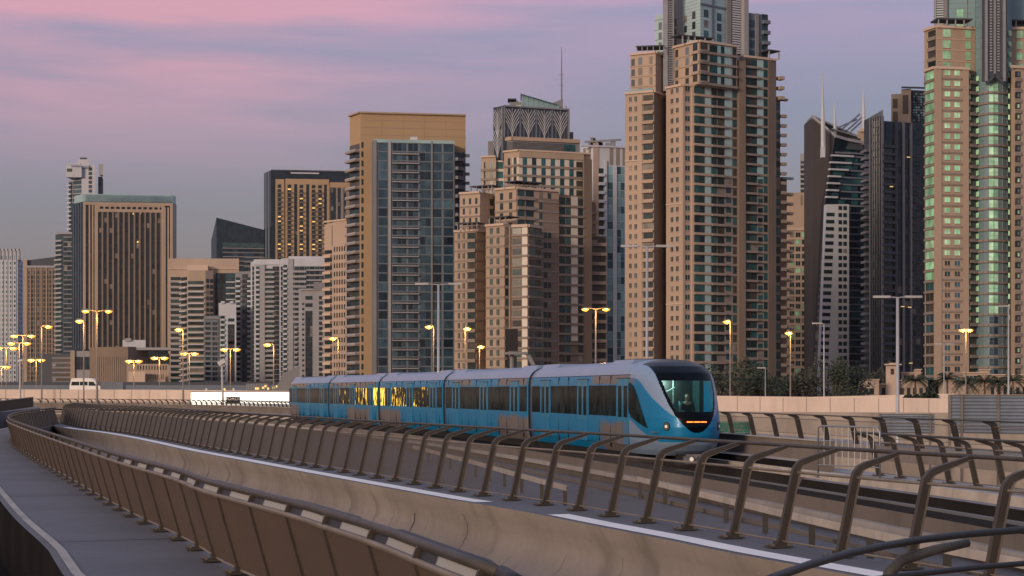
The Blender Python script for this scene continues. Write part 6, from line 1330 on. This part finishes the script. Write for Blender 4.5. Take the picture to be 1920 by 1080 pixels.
# floodlight mast by the hoarding
w = W(418, 215); root = empty('floodlight_mast', (w.x, w.y, GND), 'pale mast with a square floodlight head in front of the glowing hoarding', 'floodlight')
mb = MB(); mb.tube([(w.x+.15, w.y, GND), (w.x-.1, w.y, Z(682, 215))], [.2, .12], 'pole_light', 8); make('pole', mb, root); mb = MB(); mb.bar((w.x-.55, w.y, Z(683, 215)), (w.x+.25, w.y, Z(675, 215)), .5, .55, 'pole_light'); make('lamp_head', mb, root)
w = W(38, 240); root = empty('floodlight_mast', (w.x, w.y, GND), 'pale unlit mast standing before the flyover wall at the far left', 'floodlight'); mb = MB(); mb.tube([(w.x, w.y, GND), (w.x, w.y, Z(676, 240))], [.2, .12], 'pole_light', 8); make('pole', mb, root); mb = MB(); mb.bar((w.x-.3, w.y, Z(677, 240)), (w.x+.3, w.y, Z(675, 240)), .4, .3, 'pole_light'); make('lamp_head', mb, root)

# string of tiny lamps
for i, (px, py) in enumerate(((300-0+180, 728.5), (484, 728.5), (493.5, 727), (498, 724), (503, 728.5), (513, 727), (519, 724.5), (526, 721), (421, 730), (387, 730.5), (438, 730), (349, 733))):
    p = P3(px, py, 500); mb = MB(); mb.tube([p-Vector((0, 0, .3)), p+Vector((0, 0, .3))], [.28, .28], 'litw' if i < 9 else 'headlamp_white', 8); mb.tube([(p.x, p.y+.2, GND), (p.x, p.y+.2, p.z)], .05, 'pole', 5)
    o = make('garden_lamp', mb, None, origin=(p.x, p.y, GND)); tag(o, 'tiny glowing lamp in the string of lights above the glowing hoarding', 'lamp', 'tiny lamps above the hoarding')

# ------------------------------------------------------------------ vehicles on the flyover
def minibus():
    u = min(range(0, int(FLY.L)), key=lambda k: abs(CX+FLY.at(k)[0].x/(FLY.at(k)[0].y+2)*F-153)); q = FLY.off(u, -2.6); z = fz(u)-.95
    root = empty('minibus', (q.x, q.y, z), 'white high roof minibus driving on the flyover at the left', 'minibus'); x, y = q.x, q.y
    Lh = 2.35
    s = [(-Lh, .35), (-Lh+.02, 1.5), (-Lh+.3, 2.55), (-Lh+.6, 2.62), (.9, 2.60), (1.35, 2.35), (1.95, 1.55), (2.5, 1.25), (2.62, .95), (2.62, .35)]
    def side(pts, y0, y1, m):
        mb = MB(); n = len(pts); f = [(x+a, y+y0, z+b2) for a, b2 in pts]; k = [(x+a, y+y1, z+b2) for a, b2 in pts]; mb.face(list(reversed(f)), m); mb.face(k, m)
        for i in range(n): j = (i+1) % n; mb.face([f[i], f[j], k[j], k[i]], m)
        return mb
    make('body', side(s, -.95, .95, 'white_car'), root)
    for pts in ([(-2.1, 1.55), (-2.0, 2.1), (-.9, 2.1), (-.9, 1.55)], [(-.8, 1.55), (-.8, 2.1), (.35, 2.1), (.35, 1.55)], [(.5, 1.5), (.5, 2.1), (1.2, 2.1), (1.65, 1.5)]): make('window', side(pts, -.965, .965, 'gd'), root)
    mb = MB(); mb.face([(x+1.38, y-.8, z+2.30), (x+1.38, y+.8, z+2.30), (x+1.98, y+.8, z+1.6), (x+1.98, y-.8, z+1.6)][::-1], 'gd'); make('windscreen', mb, root)
    for a in (-1.6, 1.7):
        mb = MB(); mb.tube([(x+a, y-.98, z+.35), (x+a, y+.98, z+.35)], .35, 'black_rubber', 14); make('axle_wheels', mb, root)
minibus()
def flatbed():
    u = min(range(0, int(FLY.L)), key=lambda k: abs(CX+FLY.at(k)[0].x/(FLY.at(k)[0].y+2)*F-203)); q = FLY.off(u, -2.8); z = fz(u)-.95; x, y = q.x, q.y
    root = empty('truck_trailer', (q.x, q.y, z), 'grey box trailer behind the flyover wall just right of the white minibus', 'trailer')
    mb = MB(); mb.box(x-1.6, x+1.7, y-1, y+1, z+.8, z+2.05, 'bluegrey')
    for k in range(7): mb.box(x-1.55+k*.53, x-1.49+k*.53, y-1.03, y-1, z+.85, z+2.0, 'grey')
    make('cargo_box', mb, root); mb = MB(); mb.box(x-1.6, x+2.0, y-.9, y+.9, z+.5, z+.79, 'dgrey'); make('chassis', mb, root)
    for a in (-1.0, 1.2):
        mb = MB(); mb.tube([(x+a, y-1, z+.4), (x+a, y+1, z+.4)], .4, 'black_rubber', 14); make('axle_wheels', mb, root)
flatbed()

# ------------------------------------------------------------------ trees and palms
def tree(label, px, D, w, h, mt='foliage', seed=1, n=1500, trunk=2.0, yb=None):
    rnd = random.Random(seed); q = W(px, D); base = Vector((q.x, q.y, GND)); root = empty('tree', base, label, 'tree', 'trees behind the flyover')
    mb = MB(); tr = trunk; mb.tube([base, base+Vector((.1, 0, tr)), base+Vector((0, 0, h*.6))], [.35, .25, .1], 'bark', 7)
    cl = []
    for i in range(14):
        a = rnd.uniform(0, 6.28); rr = rnd.uniform(.1, .42)*w; c = base+Vector((math.cos(a)*rr, math.sin(a)*rr*.7, h*rnd.uniform(.38, .86))); cl.append((c, rnd.uniform(.14, .26)*w, rnd.uniform(.12, .2)*h))
        mb.tube([base+Vector((0, 0, tr*.8)), base.lerp(c, .6)+Vector((0, 0, .6)), c], [.14, .09, .03], 'bark', 5)
    make('trunk', mb, root)
    mb = MB()
    for i in range(n):
        c, rx, rz = rnd.choice(cl); v = Vector((rnd.gauss(0, 1), rnd.gauss(0, 1), rnd.gauss(0, 1))).normalized()*(rnd.random()**.35)
        p = c+Vector((v.x*rx, v.y*rx, v.z*rz)); s = rnd.uniform(.18, .42); a = Vector((rnd.gauss(0, 1), rnd.gauss(0, 1), rnd.gauss(0, 1))).normalized()*s; b2 = a.orthogonal().normalized()*s*.6
        mb.face([p-a, p+b2, p+a, p-b2], mt if rnd.random() < .75 else 'foliage2')
    make('crown', mb, root)
for i, (px, D, w, h, mt, lb) in enumerate(((1362, 330, 11, 16.5, 'foliage', 'dark tree just right of the train front, touching its roof line'), (1395, 345, 12, 17.5, 'foliage', 'dark round tree behind the flyover wall below the glazed tower, second from the train'), (1432, 340, 11, 16.5, 'foliage', 'dark bushy tree third to the right of the train front'), (1466, 350, 10, 15, 'foliage2', 'sparse brownish tree left of the lit pole at the foot of the tallest tower'), (1496, 345, 10, 15.5, 'foliage2', 'brown sparse tree right of the lit pole at the foot of the tallest tower'), (1528, 350, 10, 15, 'foliage2', 'brownish tree below the pinkish block with the blank upper wall'), (1562, 340, 11, 17, 'foliage', 'dark tree below the white stone front of the sail shaped tower'), (1592, 345, 10, 16, 'foliage', 'dark tree just left of the low sand coloured villas'), (1655, 440, 9, 17.5, 'foliage2', 'tree behind the domed turret of the villas'),
                                               (232, 620, 14, 12.5, 'foliage', 'wide dark tree in front of the ribbed tan podium'), (205, 615, 11, 11, 'foliage', 'small dark tree left of the wide one before the ribbed tan podium'), (324, 610, 12, 14, 'foliage', 'dark tree at the left foot of the pinkish stepped block'), (1900, 400, 7, 12.5, 'foliage', 'dark tree at the right edge beside the villas'))):
    tree(lb, px, D, w, h, mt, 20+i, n=2600)
def palm(label, px, D, h, seed, R_=2.6):
    rnd = random.Random(seed); q = W(px, D); base = Vector((q.x, q.y, GND)); root = empty('palm_tree', base, label, 'palm tree', 'palms before the villas')
    mb = MB(); mb.tube([base, base+Vector((.1, 0, h*.5)), base+Vector((0, 0, h))], [.30, .24, .2], 'bark', 8); make('trunk', mb, root)
    top = base+Vector((0, 0, h)); mb = MB()
    for i in range(64):
        a = rnd.uniform(0, 6.28); el = rnd.uniform(-.5, 1.25); d = Vector((math.cos(a), math.sin(a), 0)); pts = []
        for k in range(8):
            f = k/7; r = R_*f*math.cos(el)*1.0+.1; z = R_*f*math.sin(el)-R_*.62*f*f; pts.append(top+d*r+Vector((0, 0, z)))
        sd_ = Vector((-d.y, d.x, 0))
        for k in range(7):
            p, p2 = pts[k], pts[k+1]; mb.face([p, p2, p2+Vector((0, 0, .03)), p+Vector((0, 0, .04))], 'palm')
            for s in (-1, 1):
                for t in (0, .5):
                    r = p.lerp(p2, t); tip = r+sd_*s*(.6-.03*k)+d*.3-Vector((0, 0, .3)); mb.face([r, r+d*.16, tip], 'palm')
    make('fronds', mb, root)
for i, (px, D, h, lb) in enumerate(((1716, 380, 11.6, 'small palm left of the T shaped mast side of the villas, leftmost of the palms'), (1776, 375, 11.9, 'full round palm in front of the villas, second palm from the left'), (1846, 378, 11.4, 'full round palm in front of the villas, third palm from the left'), (1899, 380, 11.6, 'palm at the right edge in front of the villas'), (1812, 388, 11.0, 'thin palm between the two full round palms before the villas'), (1872, 386, 11.2, 'thin palm just left of the palm at the right edge'))): palm(lb, px, D, h+1.4, 60+i, 3.6)
for i, (px, D, h, lb) in enumerate(((1711, 214, 9.6, 'low palm tuft peeping over the flyover wall, left of two'), (1743, 212, 9.8, 'low palm tuft peeping over the flyover wall, right of two'))): palm(lb, px, D, h, 80+i, 1.5)

# ------------------------------------------------------------------ the evening air
hz = MB(); hz.box(-600, 700, -30, 1500, GND-2, 420, 'haze') if False else None
m = bpy.data.materials.new('haze'); m.use_nodes = True; t = m.node_tree; t.nodes.remove(t.nodes['Principled BSDF'])
pv = N(t, 'ShaderNodeVolumePrincipled'); pv.inputs['Color'].default_value = (.86, .84, .90, 1); pv.inputs['Density'].default_value = HAZE; pv.inputs['Anisotropy'].default_value = .1
t.links.new(pv.outputs[0], t.nodes['Material Output'].inputs['Volume']); MATS['haze'] = m
hz = MB(); hz.box(-2990, 2990, -50, 4990, GND-2, 420, 'haze'); o = make('haze', hz); o['kind'] = 'stuff'
